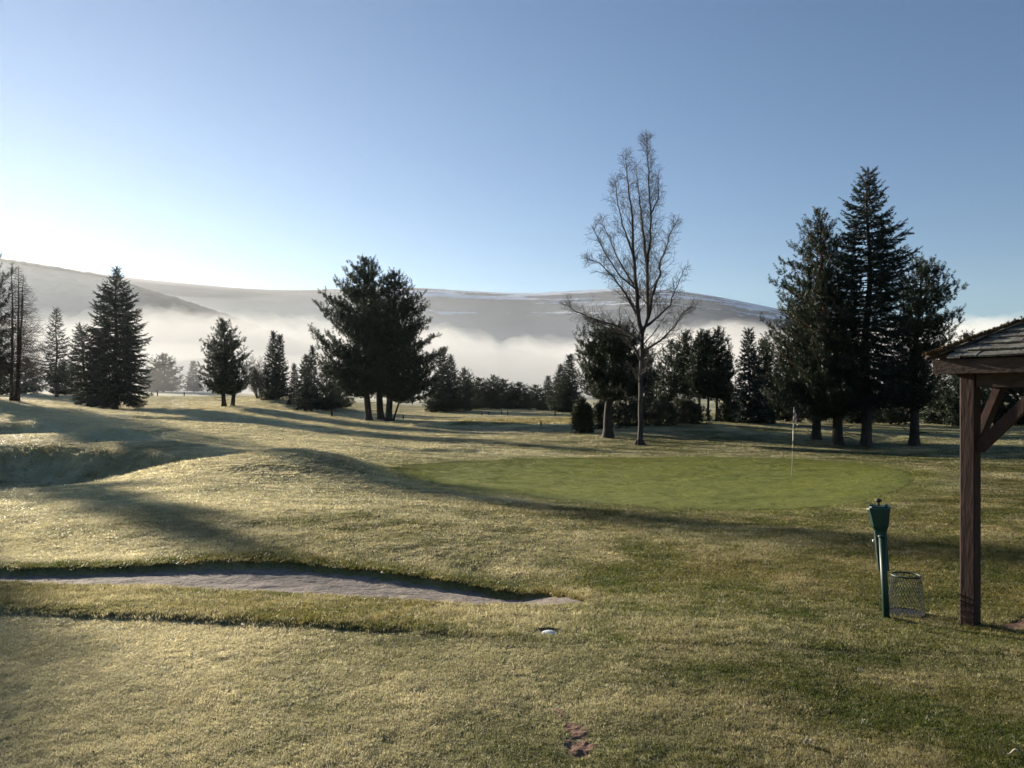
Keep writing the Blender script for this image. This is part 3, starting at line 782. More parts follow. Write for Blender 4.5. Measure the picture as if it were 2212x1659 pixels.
# pine right of centre beside the bare tree
px_tree('pine_tree', 'spreading dark pine with a straight trunk just left of the bare tree', 'pine', 1314, 52, (1335,700),
        [(690,1240,1262),(700,1240,1350),(720,1236,1380),(760,1245,1410),(800,1240,1420),(850,1236,1410),(880,1245,1395)], 835, 41, .34, 130, .36, .14, **NEAR)

# ---- further trees: a few kinds, each copied
FAR = dict(k=11, nl=.42, nw=.13)
def proto_env(kind, H):
    if kind == 'spruce': return [(H*.04, H*.23, H*.23), (H*.35, H*.17, H*.17), (H*.7, H*.09, H*.09), (H, .1, .1)]
    if kind == 'slimpine': return [(H*.3, H*.10, H*.10), (H*.55, H*.15, H*.15), (H*.85, H*.10, H*.11), (H, .25, .25)]
    return [(H*.04, H*.27, H*.27), (H*.3, H*.33, H*.32), (H*.6, H*.29, H*.27), (H*.85, H*.17, H*.2), (H, .5, .5)]
protos = {}
def far_tree(kind, name, label, x, d, top, w=None, v=0, group='trees along the far edge of the course'):
    b = at(x, d); m = d/F
    H = (HY-(b.z-EYE)/m-top)*m
    key = (kind, v)
    if key not in protos:
        H0 = 12.0; st = 'spruce' if kind == 'spruce' else 'pine'
        protos[key] = root = conifer(name, 200+v*7+len(kind), st, H0, proto_env(kind, H0), H0*(.05 if kind == 'spruce' else .28 if kind == 'slimpine' else .07), .3, .20, 120 if st == 'spruce' else 85, .62, .27, **FAR)
    else:
        src = protos[key]; root = src.copy(); C.objects.link(root)
        root.name = name
        for ch in src.children:
            c = ch.copy(); C.objects.link(c); c.parent = root
    s = H/12.0; sw = s if w is None else w*m/12.0/{'spruce': .46, 'slimpine': .30, 'pine': .62}[kind]
    root.location = b; root.scale = (sw, sw, s); root.rotation_euler = (0, 0, (x*1.7) % 6.28)
    return tag(root, label, 'tree', group)

FT = [
 ('pine','pine_tree','hazy grey pine in the mist right of the broad spruce',354,185,766,84,0),
 ('spruce','spruce_tree','small hazy spruce, misty grey, left of the twin-trunk pine',419,185,782,40,0),
 ('pine','pine_tree','faint low pine tucked behind the right skirt of the broad spruce',322,180,800,46,1),
 ('spruce','spruce_tree','left tip of the forked spruce pair beyond the twin-trunk pine',588,124,720,50,1),
 ('spruce','spruce_tree','right tip of the forked spruce pair beyond the twin-trunk pine',602,122,727,48,0),
 ('spruce','spruce_tree','taller rough spruce close to the left of the three-pine clump',673,112,751,46,1),
 ('spruce','spruce_tree','dark spruce over a lone thin trunk left of the three-pine clump',658,108,770,54,0),
 ('spruce','spruce_tree','smallest spruce between the forked pair and the three-pine clump',637,118,788,34,1),
 ('pine','pine_tree','low dark tree under the left boughs of the three-pine clump',705,120,790,62,1),
 ('spruce','spruce_tree','first pointed conifer right of the three-pine clump',958,128,754,58,0),
 ('spruce','spruce_tree','second pointed conifer right of the three-pine clump',977,130,770,46,1),
 ('pine','pine_tree','rounded dark tree ending the wood right of the three-pine clump',1002,132,797,60,0),
 ('pine','pine_tree','low tree starting the distant treeline under the mist',1036,150,817,71,1),
 ('pine','pine_tree','tree with a raised knob top in the distant treeline under the mist',1064,150,812,58,0),
 ('pine','pine_tree','low rounded tree in the middle of the distant treeline under the mist',1088,155,820,68,1),
 ('pine','pine_tree','broad low tree towards the right of the distant treeline under the mist',1122,152,827,83,0),
 ('pine','pine_tree','small round tree at the lowest dip of the distant treeline',1157,158,832,62,1),
 ('spruce','spruce_tree','small pointed conifer right of the dip in the treeline',1182,140,814,38,0),
 ('spruce','spruce_tree','leaning dark conifer below the tallest one left of the spreading pine',1208,132,790,52,1),
 ('spruce','spruce_tree','tall dark conifer at the left edge of the spreading pine',1231,128,769,60,0),
 ('pine','pine_tree','dark pine behind the bare tree, right of its trunk',1448,78,738,84,0),
 ('pine','pine_tree','dark pine directly behind the trunk of the bare tree',1395,84,752,80,1),
 ('slimpine','pine_tree','first slim pine of the row right of the bare tree',1487,76,720,62,0),
 ('slimpine','pine_tree','second slim pine of the row right of the bare tree',1511,74,721,56,1),
 ('slimpine','pine_tree','third slim pine of the row right of the bare tree',1531,74,720,54,0),
 ('slimpine','pine_tree','tallest slim pine of the row right of the bare tree',1548,73,715,62,1),
 ('slimpine','pine_tree','shorter slim pine ending the row right of the bare tree',1569,75,763,54,0),
 ('spruce','spruce_tree','conical spruce standing left of the dark conifer group by the flag',1617,70,716,78,1),
 ('slimpine','pine_tree','slim pine between the conical spruce and the dark conifer group',1652,76,738,64,1),
 ('pine','pine_tree','dark pine behind the left foot of the dark conifer group',1700,80,760,110,0),
 ('pine','pine_tree','shaded pine behind the trunks of the dark conifer group',1840,84,770,120,1),
 ('pine','pine_tree','shaded pine filling the gap right of the dark conifer group',1925,86,775,120,0),
 ('pine','pine_tree','pine whose tip shows just left of the shelter roof',2086,84,722,104,1),
 ('pine','pine_tree','dark pine seen under the shelter roof left of its post',2030,92,800,110,0),
 ('pine','pine_tree','dark pine seen under the shelter roof right of its post',2150,90,790,130,1),
 ('pine','pine_tree','dark pine at the right picture edge under the shelter roof',2225,88,780,130,0),
 ('pine','pine_tree','dark pine just right of the three-pine clump, under the pointed conifers',945,126,815,70,1),
 ('pine','pine_tree','dark low pine between the two pointed conifers and the distant treeline',1018,140,826,60,0),
 ('pine','pine_tree','low dark pine filling the treeline left of the spreading pine',1215,126,815,74,0),
 ('pine','pine_tree','low dark pine right of the smallest spruce by the three-pine clump',735,125,800,70,0),
 ('pine','pine_tree','misty low pine behind the foot of the bare larches',55,165,775,90,1),
 ('pine','pine_tree','misty low pine behind the slim spruce',140,160,785,80,0),
 ('pine','pine_tree','misty low pine at the left edge behind the larches',-10,150,770,90,0),
]
for f in FT: far_tree(f[0], f[1], f[2], f[3], f[4], f[5], f[6], f[7])

# trees just outside the picture, the last one added, that throw the long shadows across the foreground
def shade_tree(label, tip, t, seed, wd, nb=90):
    """pine whose tip's shadow falls on ground point tip (column, distance), standing t metres towards the sun"""
    q = at(*tip); b = Vector((q.x+S.x/math.cos(R(SUN_EL))*t, q.y+S.y/math.cos(R(SUN_EL))*t, 0)); b.z = gz(b.x, b.y)
    H = q.z+t*math.tan(R(SUN_EL))-b.z
    root = conifer('pine_tree', seed, 'pine', H, [(H*.2, wd*.7, wd*.7), (H*.5, wd, wd), (H*.8, wd*.6, wd*.6), (H, .3, .3)], H*.2, .3, .3, nb, .5, .25, **FAR)
    root.location = b
    return tag(root, label, 'tree')
shade_tree('pine beyond the left edge of the view shading the mound behind the bunker', (420,10.3), 66, 51, 2.4)
shade_tree('pine beyond the left edge of the view whose shadow falls on the near tee', (-90,3.9), 62, 52, 1.3, 40)
shade_tree('tall unseen pine added beyond the left edge to widen the shadow reaching the green', (1000,20.5), 132, 53, 2.6, 110)  # unseen pine added to widen the shadow band at the green

# ---- leafless trees
def grow(t, p, d, L, r0, depth, up=.25, mn=.010):
    """recursive twig growth"""
    r = t.r
    n = 4 if depth > 0 else 3
    pts = [p]; rad = [r0]; q = p.copy(); dd = d.normalized()
    for i in range(n):
        dd = (dd+Vector((r.gauss(0, .13), r.gauss(0, .13), r.gauss(0, .10)+up*.12))).normalized()
        q = q+dd*(L/n); pts.append(q.copy()); rad.append(max(r0*(1-.75*(i+1)/n), mn*.7))
    t.w.tube(pts, rad, 5 if r0 > .04 else 3, False)
    if depth <= 0: return
    m = max(3, int(L/(.20 if depth == 1 else .30)))
    for j in range(m):
        f = .18+.8*(j+r.random()*.8)/m; i = min(int(f*n), n-1); pp = pts[i].lerp(pts[i+1], f*n-i)
        tg = (pts[i+1]-pts[i]).normalized(); a = tg.orthogonal().normalized(); a.rotate(Matrix.Rotation(r.uniform(0, 6.28), 3, tg))
        nd = tg*.7+a*r.uniform(.55, 1.0)+Vector((0, 0, up*.3))
        grow(t, pp, nd, L*r.uniform(.26, .46)*(1-.35*f)+.2, max(rad[i]*.5, mn), depth-1, up, mn)

def bare_tree():
    d = 46.7; m = d/F; b = at(1382, d)
    t = Tree(61); r = t.r
    def zx(x, y): return (1152+x*.4297-1382)*m, ((HY-(b.z-EYE)/m)-(274.3+y*.4297))*m
    def stem(pts, r0, r1, y0=0, y1=0, sides=8, tw=1, L=2.2, dens=.125):
        P = []
        for i, (x, y) in enumerate(pts):
            X, Z = zx(x, y); f = i/(len(pts)-1); P.append(Vector((X, y0+(y1-y0)*f, max(Z, -.3))))
        Q = []                                   # rounder, slightly kinked path
        for i in range(len(P)-1):
            for j in range(4): Q.append(P[i].lerp(P[i+1], j/4)+Vector((r.gauss(0, .018), r.gauss(0, .018), 0)))
        Q.append(P[-1]); n = len(Q)
        rad = [r0+(r1-r0)*(i/(n-1))**.8 for i in range(n)]
        t.w.tube(Q, rad, sides)
        if tw:
            tot = sum((Q[i+1]-Q[i]).length for i in range(n-1)); k = int(tot/dens)
            for j in range(k):
                f = tw_start[0]+(1-tw_start[0])*(j+r.random())/k; i = min(int(f*(n-1)), n-2); p = Q[i].lerp(Q[i+1], f*(n-1)-i)
                tg = (Q[i+1]-Q[i]).normalized(); a = tg.orthogonal().normalized(); a.rotate(Matrix.Rotation(r.uniform(0, 6.28), 3, tg))
                nd = tg*.8+a*r.uniform(.5, .9)+Vector((0, 0, .15))
                grow(t, p, nd, L*r.uniform(.4, 1.0)*(1-.75*f), max(rad[i]*.30, .011), 2 if L > 1 else 1, .22, .0075)
    tw_start = [.42]
    stem([(537,1610),(538,1570),(540,1400),(545,1200),(548,1030),(577,960),(575,800),(572,670),(590,560),(592,430),(581,300),(575,150),(571,55)], .19, .013, L=2.4)
    tw_start[0] = .12
    stem([(548,1040),(526,950),(515,800),(500,650),(492,500),(478,370),(462,250),(455,165)], .16, .012, 0, -.9, L=2.0)
    stem([(572,690),(555,520),(548,430),(540,320),(528,170)], .10, .012, 0, .9, L=1.5)
    stem([(577,965),(600,850),(640,740),(645,670),(680,590),(700,520),(735,460)], .10, .012, 0, .7, L=2.0)
    stem([(526,955),(470,850),(400,760),(330,690),(265,668)], .09, .012, 0, -.6, L=2.0)
    stem([(540,1075),(430,1000),(300,960),(215,920),(172,885)], .09, .012, 0, .8, L=2.0)
    stem([(515,810),(450,700),(400,580),(350,450)], .07, .012, 0, .9, L=1.8)
    stem([(500,660),(440,500),(410,380),(395,300)], .06, .012, -.3, -1.4, L=1.5)
    stem([(570,1000),(620,960),(680,900),(700,830),(745,720)], .09, .012, 0, -.9, L=2.0)
    stem([(552,1130),(640,1075),(720,1000),(760,930),(835,880)], .08, .012, 0, .9, L=2.0)
    stem([(545,1180),(470,1060),(360,1000),(250,970)], .07, .012, 0, -1.4, L=1.8)
    stem([(592,440),(625,360),(622,240)], .05, .012, 0, -.5, L=1.2)
    stem([(515,820),(430,760),(340,640),(285,530)], .07, .012, -.3, -1.6, L=1.9)
    tw_start[0] = .05
    for (x0, y0_), (x1, y1_), dep in (((540,1390),(435,1310),.6),((545,1440),(605,1390),-.4),((540,1290),(480,1200),-.8),((545,1230),(620,1160),.8),((540,1330),(600,1260),1.3),
                                      ((543,1210),(440,1190),1.2),((545,1160),(680,1090),-1.3),((540,1250),(560,1150),-1.6),((548,1100),(640,950),-1.8),((550,1060),(480,900),1.8),((575,880),(600,700),1.7),((572,760),(560,600),-1.6)):
        stem([(x0, y0_), ((x0+x1)/2, (y0_+y1_)/2+14), (x1, y1_)], .045, .012, 0, dep, 5, L=1.4, dens=.4)
    root = empty('bare_tree', b)
    t.w.build('trunk', M_PALEBARK, root, True)
    rt = MB()
    for i in range(9):
        a = i*.7; rt.tube([(math.cos(a)*.16, math.sin(a)*.16, .30), (math.cos(a)*.28, math.sin(a)*.28, .06), (math.cos(a)*.55, math.sin(a)*.55, -.08)], [.09, .07, .03], 6)
    rt.build('root', M_BARK, root, True)
    return tag(root, 'tall leafless tree with upswept twiggy crown standing behind the green', 'tree')
bare_tree()

def larch():
    d = 99; m = d/F; b = at(31, d); root = empty('larch_tree', b)
    by = HY-(b.z-EYE)/m
    for (x0, xm, x1, top, sd_, dep, reach) in ((25,26,26,565,1,0,1), (33,34,35,573,2,.5,1), (37,48,55,594,3,-.4,1.15)):
        t = Tree(300+sd_); r = t.r; H = (by-top)*m
        X = lambda h: ((x0+(xm-x0)*min(h/H/.4, 1)+(x1-xm)*max(0, (h/H-.4)/.6))-31)*m
        n = 14; pts = [Vector((X(H*i/n)+r.gauss(0, .04), dep, H*i/n-(.3 if i == 0 else 0))) for i in range(n+1)]
        t.w.tube(pts, [max(.23*(1-i/n)**.8, .03)*(1.3 if i == 0 else 1) for i in range(n+1)], 8)
        for i in range(120):
            h = H*(.22+.77*(i+r.random())/120); a = i*2.4+r.uniform(-.4, .4)
            L = max((H-h)**.75*.62, .3)*r.uniform(.6, 1.1)*reach; L = min(L, 3.6)
            p = Vector((X(h), dep, h)); dv = Vector((math.cos(a), math.sin(a), -.15))
            grow(t, p, dv, L, .035, 1, .30, .016)
        t.w.build('stem', M_LARCH, root, True)
    return tag(root, 'bare larch with three thin stems near the left edge', 'tree')
larch()

def bare_bush(label, x, d, top, wpx, seed, n=16):
    b = at(x, d); m = d/F; H = (HY-(b.z-EYE)/m-top)*m; t = Tree(seed); r = t.r
    for i in range(n):
        a = r.uniform(0, 6.28); q = wpx*m*.5*r.random()
        grow(t, Vector((math.cos(a)*q*.3, math.sin(a)*q*.3, -.1)), Vector((math.cos(a)*q/H, math.sin(a)*q/H, 1)), H*r.uniform(.6, 1), .06, 2, .35, .02)
    root = empty('birch_tree', b); t.w.build('trunk', M_PALEBARK, root, True)
    return tag(root, label, 'tree')
bare_bush('pale frosted bare birch between the twin-trunk pine and the forked spruces', 560, 130, 780, 46, 71)
bare_bush('thin bare sapling right of the slim spruce row near the conical spruce', 1590, 72, 830, 20, 72, 7)

def shrub(label, x, d, top, wpx, seed, n=1500, name='gorse_shrub', group='dark shrubs under the trees'):
    b = at(x, d); m = d/F; H = max((HY-(b.z-EYE)/m-top)*m, .5); W = wpx*m/2; t = Tree(seed); r = t.r
    lob = [(q*W, r.uniform(-.5, .5)*W*.7, H*(.62-.45*abs(q))*r.uniform(.8, 1.1), r.uniform(.30, .5)) for q in (r.uniform(-.8, .8) for _ in range(10))]
    for i in range(n):
        cx_, cy_, cz_, q = r.choice(lob); v = Vector((r.gauss(0, 1), r.gauss(0, 1), r.gauss(0, 1))).normalized()
        rr_ = r.uniform(.65, 1.0)
        p = Vector((cx_+v.x*W*q*rr_, cy_+v.y*W*q*rr_, max(cz_+v.z*H*.5*rr_, .05)))
        t.shoot(tuple(p), tuple(v+Vector((0, 0, .6))), .3*r.uniform(.6, 1.3))
    for i in range(5):
        a = i*1.3; t.w.tube([(0,0,-.2), (math.cos(a)*W*.25, math.sin(a)*W*.2, H*.3), (math.cos(a)*W*.5, math.sin(a)*W*.4, H*.6)], [.06, .04, .015], 4, False)
    root = make_tree(name, t, 10, .16, .05, .8, M_SHRUB, M_BARK)
    root.children[0].name = 'stem'; root.children[1].name = 'foliage'
    root.location = b
    return tag(root, label, 'shrub', group)
shrub('small round dark shrub at the left foot of the spreading pine', 1257, 58, 866, 44, 81)
shrub('dark shrub behind the trunk of the spreading pine', 1320, 64, 858, 80, 82)
shrub('broad black-green shrub behind the foot of the bare tree', 1400, 66, 858, 110, 83, 2200)
shrub('broad dark shrub right of the foot of the bare tree', 1468, 68, 862, 110, 84, 2200)
shrub('low dark shrub below the conical spruce', 1580, 72, 872, 60, 85)
shrub('low dark shrub between the conical spruce and the dark conifer group', 1640, 72, 876, 70, 86)
shrub('low brown shrub at the foot of the forked spruces', 590, 121, 842, 50, 87)
shrub('low undergrowth at the left of the distant treeline under the mist', 1045, 146, 866, 110, 89, 1500)
shrub('low undergrowth in the middle of the distant treeline under the mist', 1110, 148, 868, 90, 90, 1500)
shrub('low undergrowth right of the dip in the distant treeline', 1185, 138, 866, 90, 91, 1500)
shrub('dark undergrowth below the pointed conifers right of the three-pine clump', 965, 126, 864, 110, 92, 1500)
shrub('low brown shrub left of the three-pine clump', 700, 122, 862, 70, 88)

# ------------------------------------------------------------------ flag on the green
def flagstick():
    b = at(1711, 24.4); m = 24.4/F; H = 2.12
    root = empty('golf_flag', b); root.rotation_euler = (0, R(1.6), 0)
    mt, n, l, p = new_mat('striped_pole')
    tc = n.new('ShaderNodeTexCoord'); sx = n.new('ShaderNodeSeparateXYZ'); l.new(tc.outputs['Object'], sx.inputs[0])
    mu = n.new('ShaderNodeMath'); mu.operation = 'MULTIPLY'; mu.inputs[1].default_value = 1/.22; l.new(sx.outputs[2], mu.inputs[0])
    fr = n.new('ShaderNodeMath'); fr.operation = 'FRACT'; l.new(mu.outputs[0], fr.inputs[0])
    st = ramp(n, fr.outputs[0], l, [(.0, (.62,.55,.30)), (.5, (.06,.05,.05))]); st.color_ramp.interpolation = 'CONSTANT'
    lo = n.new('ShaderNodeMath'); lo.operation = 'GREATER_THAN'; lo.inputs[1].default_value = .75; l.new(sx.outputs[2], lo.inputs[0])
    mx = n.new('ShaderNodeMix'); mx.data_type = 'RGBA'; l.new(lo.outputs[0], mx.inputs[0]); mx.inputs[6].default_value = (.66,.60,.36,1); l.new(st.outputs[0], mx.inputs[7])
    l.new(mx.outputs[2], p.inputs['Base Color']); p.inputs['Roughness'].default_value = .4
    MB().tube([(0,0,-.1),(0,0,H)], [.017,.014], 8).build('pole', mt, root, True)
    MB().tube([(0,0,H),(0,0,H+.03)], [.014,.010], 8).build('pole_cap', M_WHITE, root, True)
    mf, n, l, p = new_mat('chequered_flag')
    tc = n.new('ShaderNodeTexCoord'); mp = n.new('ShaderNodeMapping'); l.new(tc.outputs['UV'], mp.inputs[0])
    ck = n.new('ShaderNodeTexChecker'); ck.inputs['Scale'].default_value = 4; l.new(mp.outputs[0], ck.inputs[0])
    ck.inputs[1].default_value = (.32,.03,.05,1); ck.inputs[2].default_value = (.65,.62,.62,1)
    l.new(ck.outputs[0], p.inputs['Base Color']); p.inputs['Roughness'].default_value = .8
    nu, nv = 12, 10; V = []; Fs = []; uv = []
    for j in range(nv+1):
        for i in range(nu+1):
            u = i/nu; v = j/nv                                   # cloth hanging in folds down the pole
            x = .012+u*.13*(.55+.45*v)+.012*math.sin(u*9+v*3); y = .035*math.sin(u*8+v*2)*u; z = H-.03-v*.36-u*.20*(1-.25*v)
            V.append((x, y, z)); uv.append((u, v))
    for j in range(nv):
        for i in range(nu): a = j*(nu+1)+i; Fs.append((a, a+1, a+nu+2, a+nu+1))
    me = bpy.data.meshes.new('flag'); me.from_pydata(V, [], Fs); me.update()
    ul = me.uv_layers.new(name='UVMap')
    for lp in me.loops: ul.data[lp.index].uv = uv[lp.vertex_index]
    fo = link('flag', me, mf, root); sm = fo.modifiers.new('thick', 'SOLIDIFY'); sm.thickness = .003
    cup = MB().lathe([(.054,.006),(.050,.007),(.050,-.10)], 20).build('cup', M_WHITE, root)
    return tag(root, 'striped golf flagstick with limp red and white chequered flag on the green', 'flag')
flagstick()

# ------------------------------------------------------------------ ball washer and wire basket
def ball_washer():
    b = at(1915, 6.5); root = empty('ball_washer', b, R(-30)); root.rotation_euler = (0, R(-2.8), R(-30))
    g = M_GREENMETAL
    MB().tube([(0,0,-.15),(0,0,.69)], .027, 18).tube([(0,0,.69),(0,0,.705)], [.036,.030], 18).build('post', g, root, True)
    c = (-.005, .055)
    MB().taper((c[0]-.004,c[1],.40),(.090,.055),(c[0]-.012,c[1],.735),(.100,.060),.012).build('bracket_panel', g, root)
    MB().taper((c[0]-.008,c[1],.7352),(.098,.070),(c[0]-.010,c[1],.775),(.130,.10),.015).build('neck', g, root)
    MB().taper((c[0]-.010,c[1],.7754),(.132,.115),(c[0]-.012,c[1],.918),(.172,.150),.022).build('basin', g, root)
    lid = MB().taper((c[0]-.012,c[1],.9184),(.184,.162),(c[0]-.012,c[1],.932),(.180,.158),.024)
    lid.taper((c[0]-.012,c[1],.9324),(.150,.128),(c[0]-.012,c[1],.944),(.140,.118),.02); lo = lid.build('lid', g, root)
    for a in (-1, 1): MB().box((c[0]-.012+a*.058, c[1], .950), (.016, .10, .014)).build('lid_rib', g, lo)
    kb = MB().lathe([(.0001,.944),(.009,.944),(.007,.965),(.010,.972),(.024,.980),(.027,.990),(.020,1.000),(.012,1.004),(.0001,1.005)], 18, (c[0]-.012, c[1], 0)).build('plunger_knob', M_DARKMETAL, root, True)
    MB().lathe([(.0001,0),(.013,.002),(.015,.010),(.009,.018),(.0001,.020)], 14).build('drain_plug', M_WHITE, root, True).matrix_local = Matrix.Translation((c[0]-.058, c[1], .645)) @ Matrix.Rotation(R(-90), 4, 'Y')
    ch = MB(); z = .70
    for i in range(16):
        f = i/15; ch.torus((c[0]-.035-.008*math.sin(f*3.1), c[1]-.036, .70-.17*math.sin(f*1.57)), .006, .0018, 8, 5)
    ch.build('chain', M_DARKMETAL, root, True)
    return tag(root, 'dark green ball washer on a round post left of the shelter', 'ball washer')
ball_washer()

def wire_basket():
    b = at(1957, 6.66); root = empty('wire_basket', b)
    r0, r1, H = .150, .113, .345
    mb = MB(); n = 34
    for i in range(n):
        for sg in (1, -1):
            pts = []
            for j in range(9):
                f = j/8; a = 2*math.pi*i/n+sg*f*1.15; q = r0+(r1-r0)*f; pts.append((math.cos(a)*q, math.sin(a)*q, .02+f*(H-.02)))
            mb.tube(pts, .0017, 3, False)
    mb.build('wire_mesh', M_WIRE, root, True)
    MB().torus((0,0,H), r1, .0075, 36, 8).build('rim', M_GREENMETAL, root, True)
    MB().torus((0,0,.02), r0, .006, 36, 8).build('base_ring', M_WIRE, root, True)
    MB().lathe([(.0001,.022),(r0-.01,.022),(r0-.01,.012),(.0001,.012)], 32).build('base_plate', M_DARKMETAL, root)
    for k in range(3):
        a = k*2.1+.4; MB().tube([(math.cos(a)*r0, math.sin(a)*r0, .02), (math.cos(a)*r0, math.sin(a)*r0, -.03)], .006, 6).build('foot', M_WIRE, root)
    return tag(root, 'wire mesh litter basket standing beside the ball washer post', 'litter basket')
wire_basket()

# ------------------------------------------------------------------ timber shelter
def shelter():
    root = empty('shelter', (POST0.x, POST0.y, POST0.z), math.atan2(E1.y, E1.x))     # local x = E1, local -y = E2
    N = SHN; eave = EYE+.175*1.0-POST0.z
    gh = [(0,0),(N,0),(N,-N),(0,-N)]
    for (x, y) in gh:
        wx = root.matrix_basis @ Vector((x, y, 0)); zb = gz(wx.x, wx.y)-POST0.z
        MB().taper((x,y,zb-.3),(.115,.115),(x,y,eave-.02),(.115,.115),.008).build('post', M_WOOD, root)
    # wall plates, butt-jointed
    for (c, s) in (((N/2,0),(N-.13,.09)), ((N/2,-N),(N-.13,.09)), ((0,-N/2),(.09,N-.13)), ((N,-N/2),(.09,N-.13))):
        MB().box((c[0], c[1], eave-.06), (s[0], s[1], .13)).build('wall_plate', M_FASCIA, root)
    # braces
    def brace(x, y, dx, dy):
        a = Vector((x+dx*.065, y+dy*.065, eave-.62)); e = Vector((x+dx*.52, y+dy*.52, eave-.127))
        d = (e-a).normalized(); u = Vector((-dy, dx, 0)); v = d.cross(u)
        P = []
        for p in (a, e):
            for su, sv in ((-1,-1),(1,-1),(1,1),(-1,1)): P.append(p+u*.030*su+v*.042*sv)
        MB().add(P, [(3,2,1,0),(4,5,6,7),(0,1,5,4),(1,2,6,5),(2,3,7,6),(3,0,4,7)]).build('brace', M_WOOD, root)
    for (x, y, dx, dy) in ((0,0,1,0),(0,0,0,-1),(N,0,-1,0),(N,0,0,-1),(0,-N,1,0),(0,-N,0,1),(N,-N,-1,0),(N,-N,0,1)): brace(x, y, dx, dy)
    # hip roof
    ov = .20; a0 = -ov; L = N+2*ov; pitch = math.tan(R(29)); zt = eave+.105; apex = (N/2, -N/2, zt+pitch*L/2)
    cor = [(a0, ov), (N+ov, ov), (N+ov, -N-ov), (a0, -N-ov)]
    for i in range(4):
        p = Vector((*cor[i], 0)); q = Vector((*cor[(i+1)%4], 0)); e = (q-p).normalized(); nn = Vector((-e.y, e.x, 0))
        c = (p+q)/2-nn*.016
        ang = math.atan2(e.y, e.x)
        MB().box((c.x, c.y, eave+.042), (L-.066 if i % 2 else L-.002, .030, .115), Matrix.Rotation(ang, 3, 'Z')).build('fascia', M_FASCIA, root)
    deck = MB(); dz = -.02
    P = [Vector((*c, zt+dz)) for c in cor]+[Vector(apex)+Vector((0,0,dz))]
    P2 = [p-Vector((0,0,.03)) for p in P]
    deck.add(P+P2, [(i,(i+1)%4,4) for i in range(4)]+[((i+1)%4+5,i+5,9) for i in range(4)]+[(i,i+5,(i+1)%4+5,(i+1)%4) for i in range(4)])
    roof = deck.build('roof', M_FASCIA, root)
    # shingles: one wedge mesh, many linked copies
    rr = random.Random(5)
    def wedge(wd, ln, th):
        return MB().add([(-wd/2,0,0),(wd/2,0,0),(wd/2,ln,0),(-wd/2,ln,0),(-wd/2,0,th),(wd/2,0,th),(wd/2,ln,th*.35),(-wd/2,ln,th*.35)],
                        [(3,2,1,0),(4,5,6,7),(0,1,5,4),(1,2,6,5),(2,3,7,6),(3,0,4,7)])
    meshes = []
    for i in range(8):
        mb = wedge(.085+.012*i, .19, .016); 
        mb.v = [(x+rr.uniform(-.004,.004), y+rr.uniform(-.006,.006), z+rr.uniform(-.002,.002)) for x, y, z in mb.v]
        me = bpy.data.meshes.new('shingle'); me.from_pydata(mb.v, [], mb.f); me.update(); me.materials.append(M_SHINGLE); meshes.append((.085+.012*i, me))
    slope = math.atan(pitch); slen = (L/2)/math.cos(slope); course = .105; nrow = int(slen/course)
    for fi in (3, 0, 1, 2):                                # face 3 is the one the photograph shows
        p = Vector((*cor[fi], zt)); q = Vector((*cor[(fi+1)%4], zt)); e = (q-p).normalized(); inn = Vector((e.y, -e.x, 0))
        up = (inn*math.cos(slope)+Vector((0,0,math.sin(slope)))).normalized(); nrm = e.cross(up)
        if nrm.z < 0: nrm = -nrm
        if fi != 3 and fi != 0: rows = 0
        else: rows = nrow
        big = MB()
        for k in range(nrow):
            y = k*course-.03; half = (L/2)*(1-max(y, 0)/slen)
            x = -half+.01+rr.uniform(0, .03)
            while x < half-.03:
                wdm, me = rr.choice(meshes)
                if x+wdm > half: break
                Mx = Matrix((( *(e), 0), ( *(up), 0), ( *(nrm), 0), (0,0,0,1))).transposed().to_4x4()
                R3 = Matrix((e, up, nrm)).transposed()
                tilt = Matrix.Rotation(R(-6+rr.uniform(-1.5,1.5)), 3, 'X') @ Matrix.Rotation(R(rr.uniform(-2,2)), 3, 'Z')
                loc = (p+q)/2+e*(x+wdm/2)+up*y+nrm*(.022+rr.uniform(-.003, .004))
                M4 = Matrix.Translation(loc) @ (R3 @ tilt).to_4x4()
                vis = fi == 3 or (fi == 0 and k < 6)
                if vis:
                    o = bpy.data.objects.new('shingle', me); C.objects.link(o); o.parent = roof; o.matrix_local = M4
                else:
                    big.add([M4 @ Vector(v.co) for v in me.vertices], [tuple(f.vertices) for f in me.polygons])
                x += wdm+rr.uniform(.004, .012)
        if big.v: big.build('shingle_covering', M_SHINGLE, roof)['kind'] = 'stuff'
    # hips capped with rounded, mossy ridge tiles
    for i in range(4):
        p = Vector((*cor[i], zt)); d = (Vector(apex)-p); n = 22; pts = []; rad = []
        for j in range(n+1):
            f = -.025+1.02*j/n; pts.append(p+d*f+Vector((0,0,.028+rr.uniform(-.008,.010)))); rad.append(.030*(1 if j else .6)+rr.uniform(-.006, .010))
        cap = MB().tube(pts, rad, 7).build('hip_cap', M_FASCIA, roof, True)
        if i in (0, 3):
            mt = Tree(400+i)
            for j in range(1500):
                f = rr.uniform(-.02, .34)*rr.uniform(.3, 1)+(.0 if rr.random() < .7 else rr.uniform(0, .3)); c = p+d*f+Vector((rr.gauss(0,.016), rr.gauss(0,.016), .040+rr.gauss(0,.008)))
                mt.shoot(tuple(c), (rr.gauss(0,.6), rr.gauss(0,.6), 1), .016)
            V_, T_ = mt.needles(6, .020, .009, .8); link('moss', fast_mesh('moss', V_, T_), M_MOSS, roof)
    return tag(root, 'brown timber shelter with shingled hip roof at the right edge', 'shelter')
shelter()

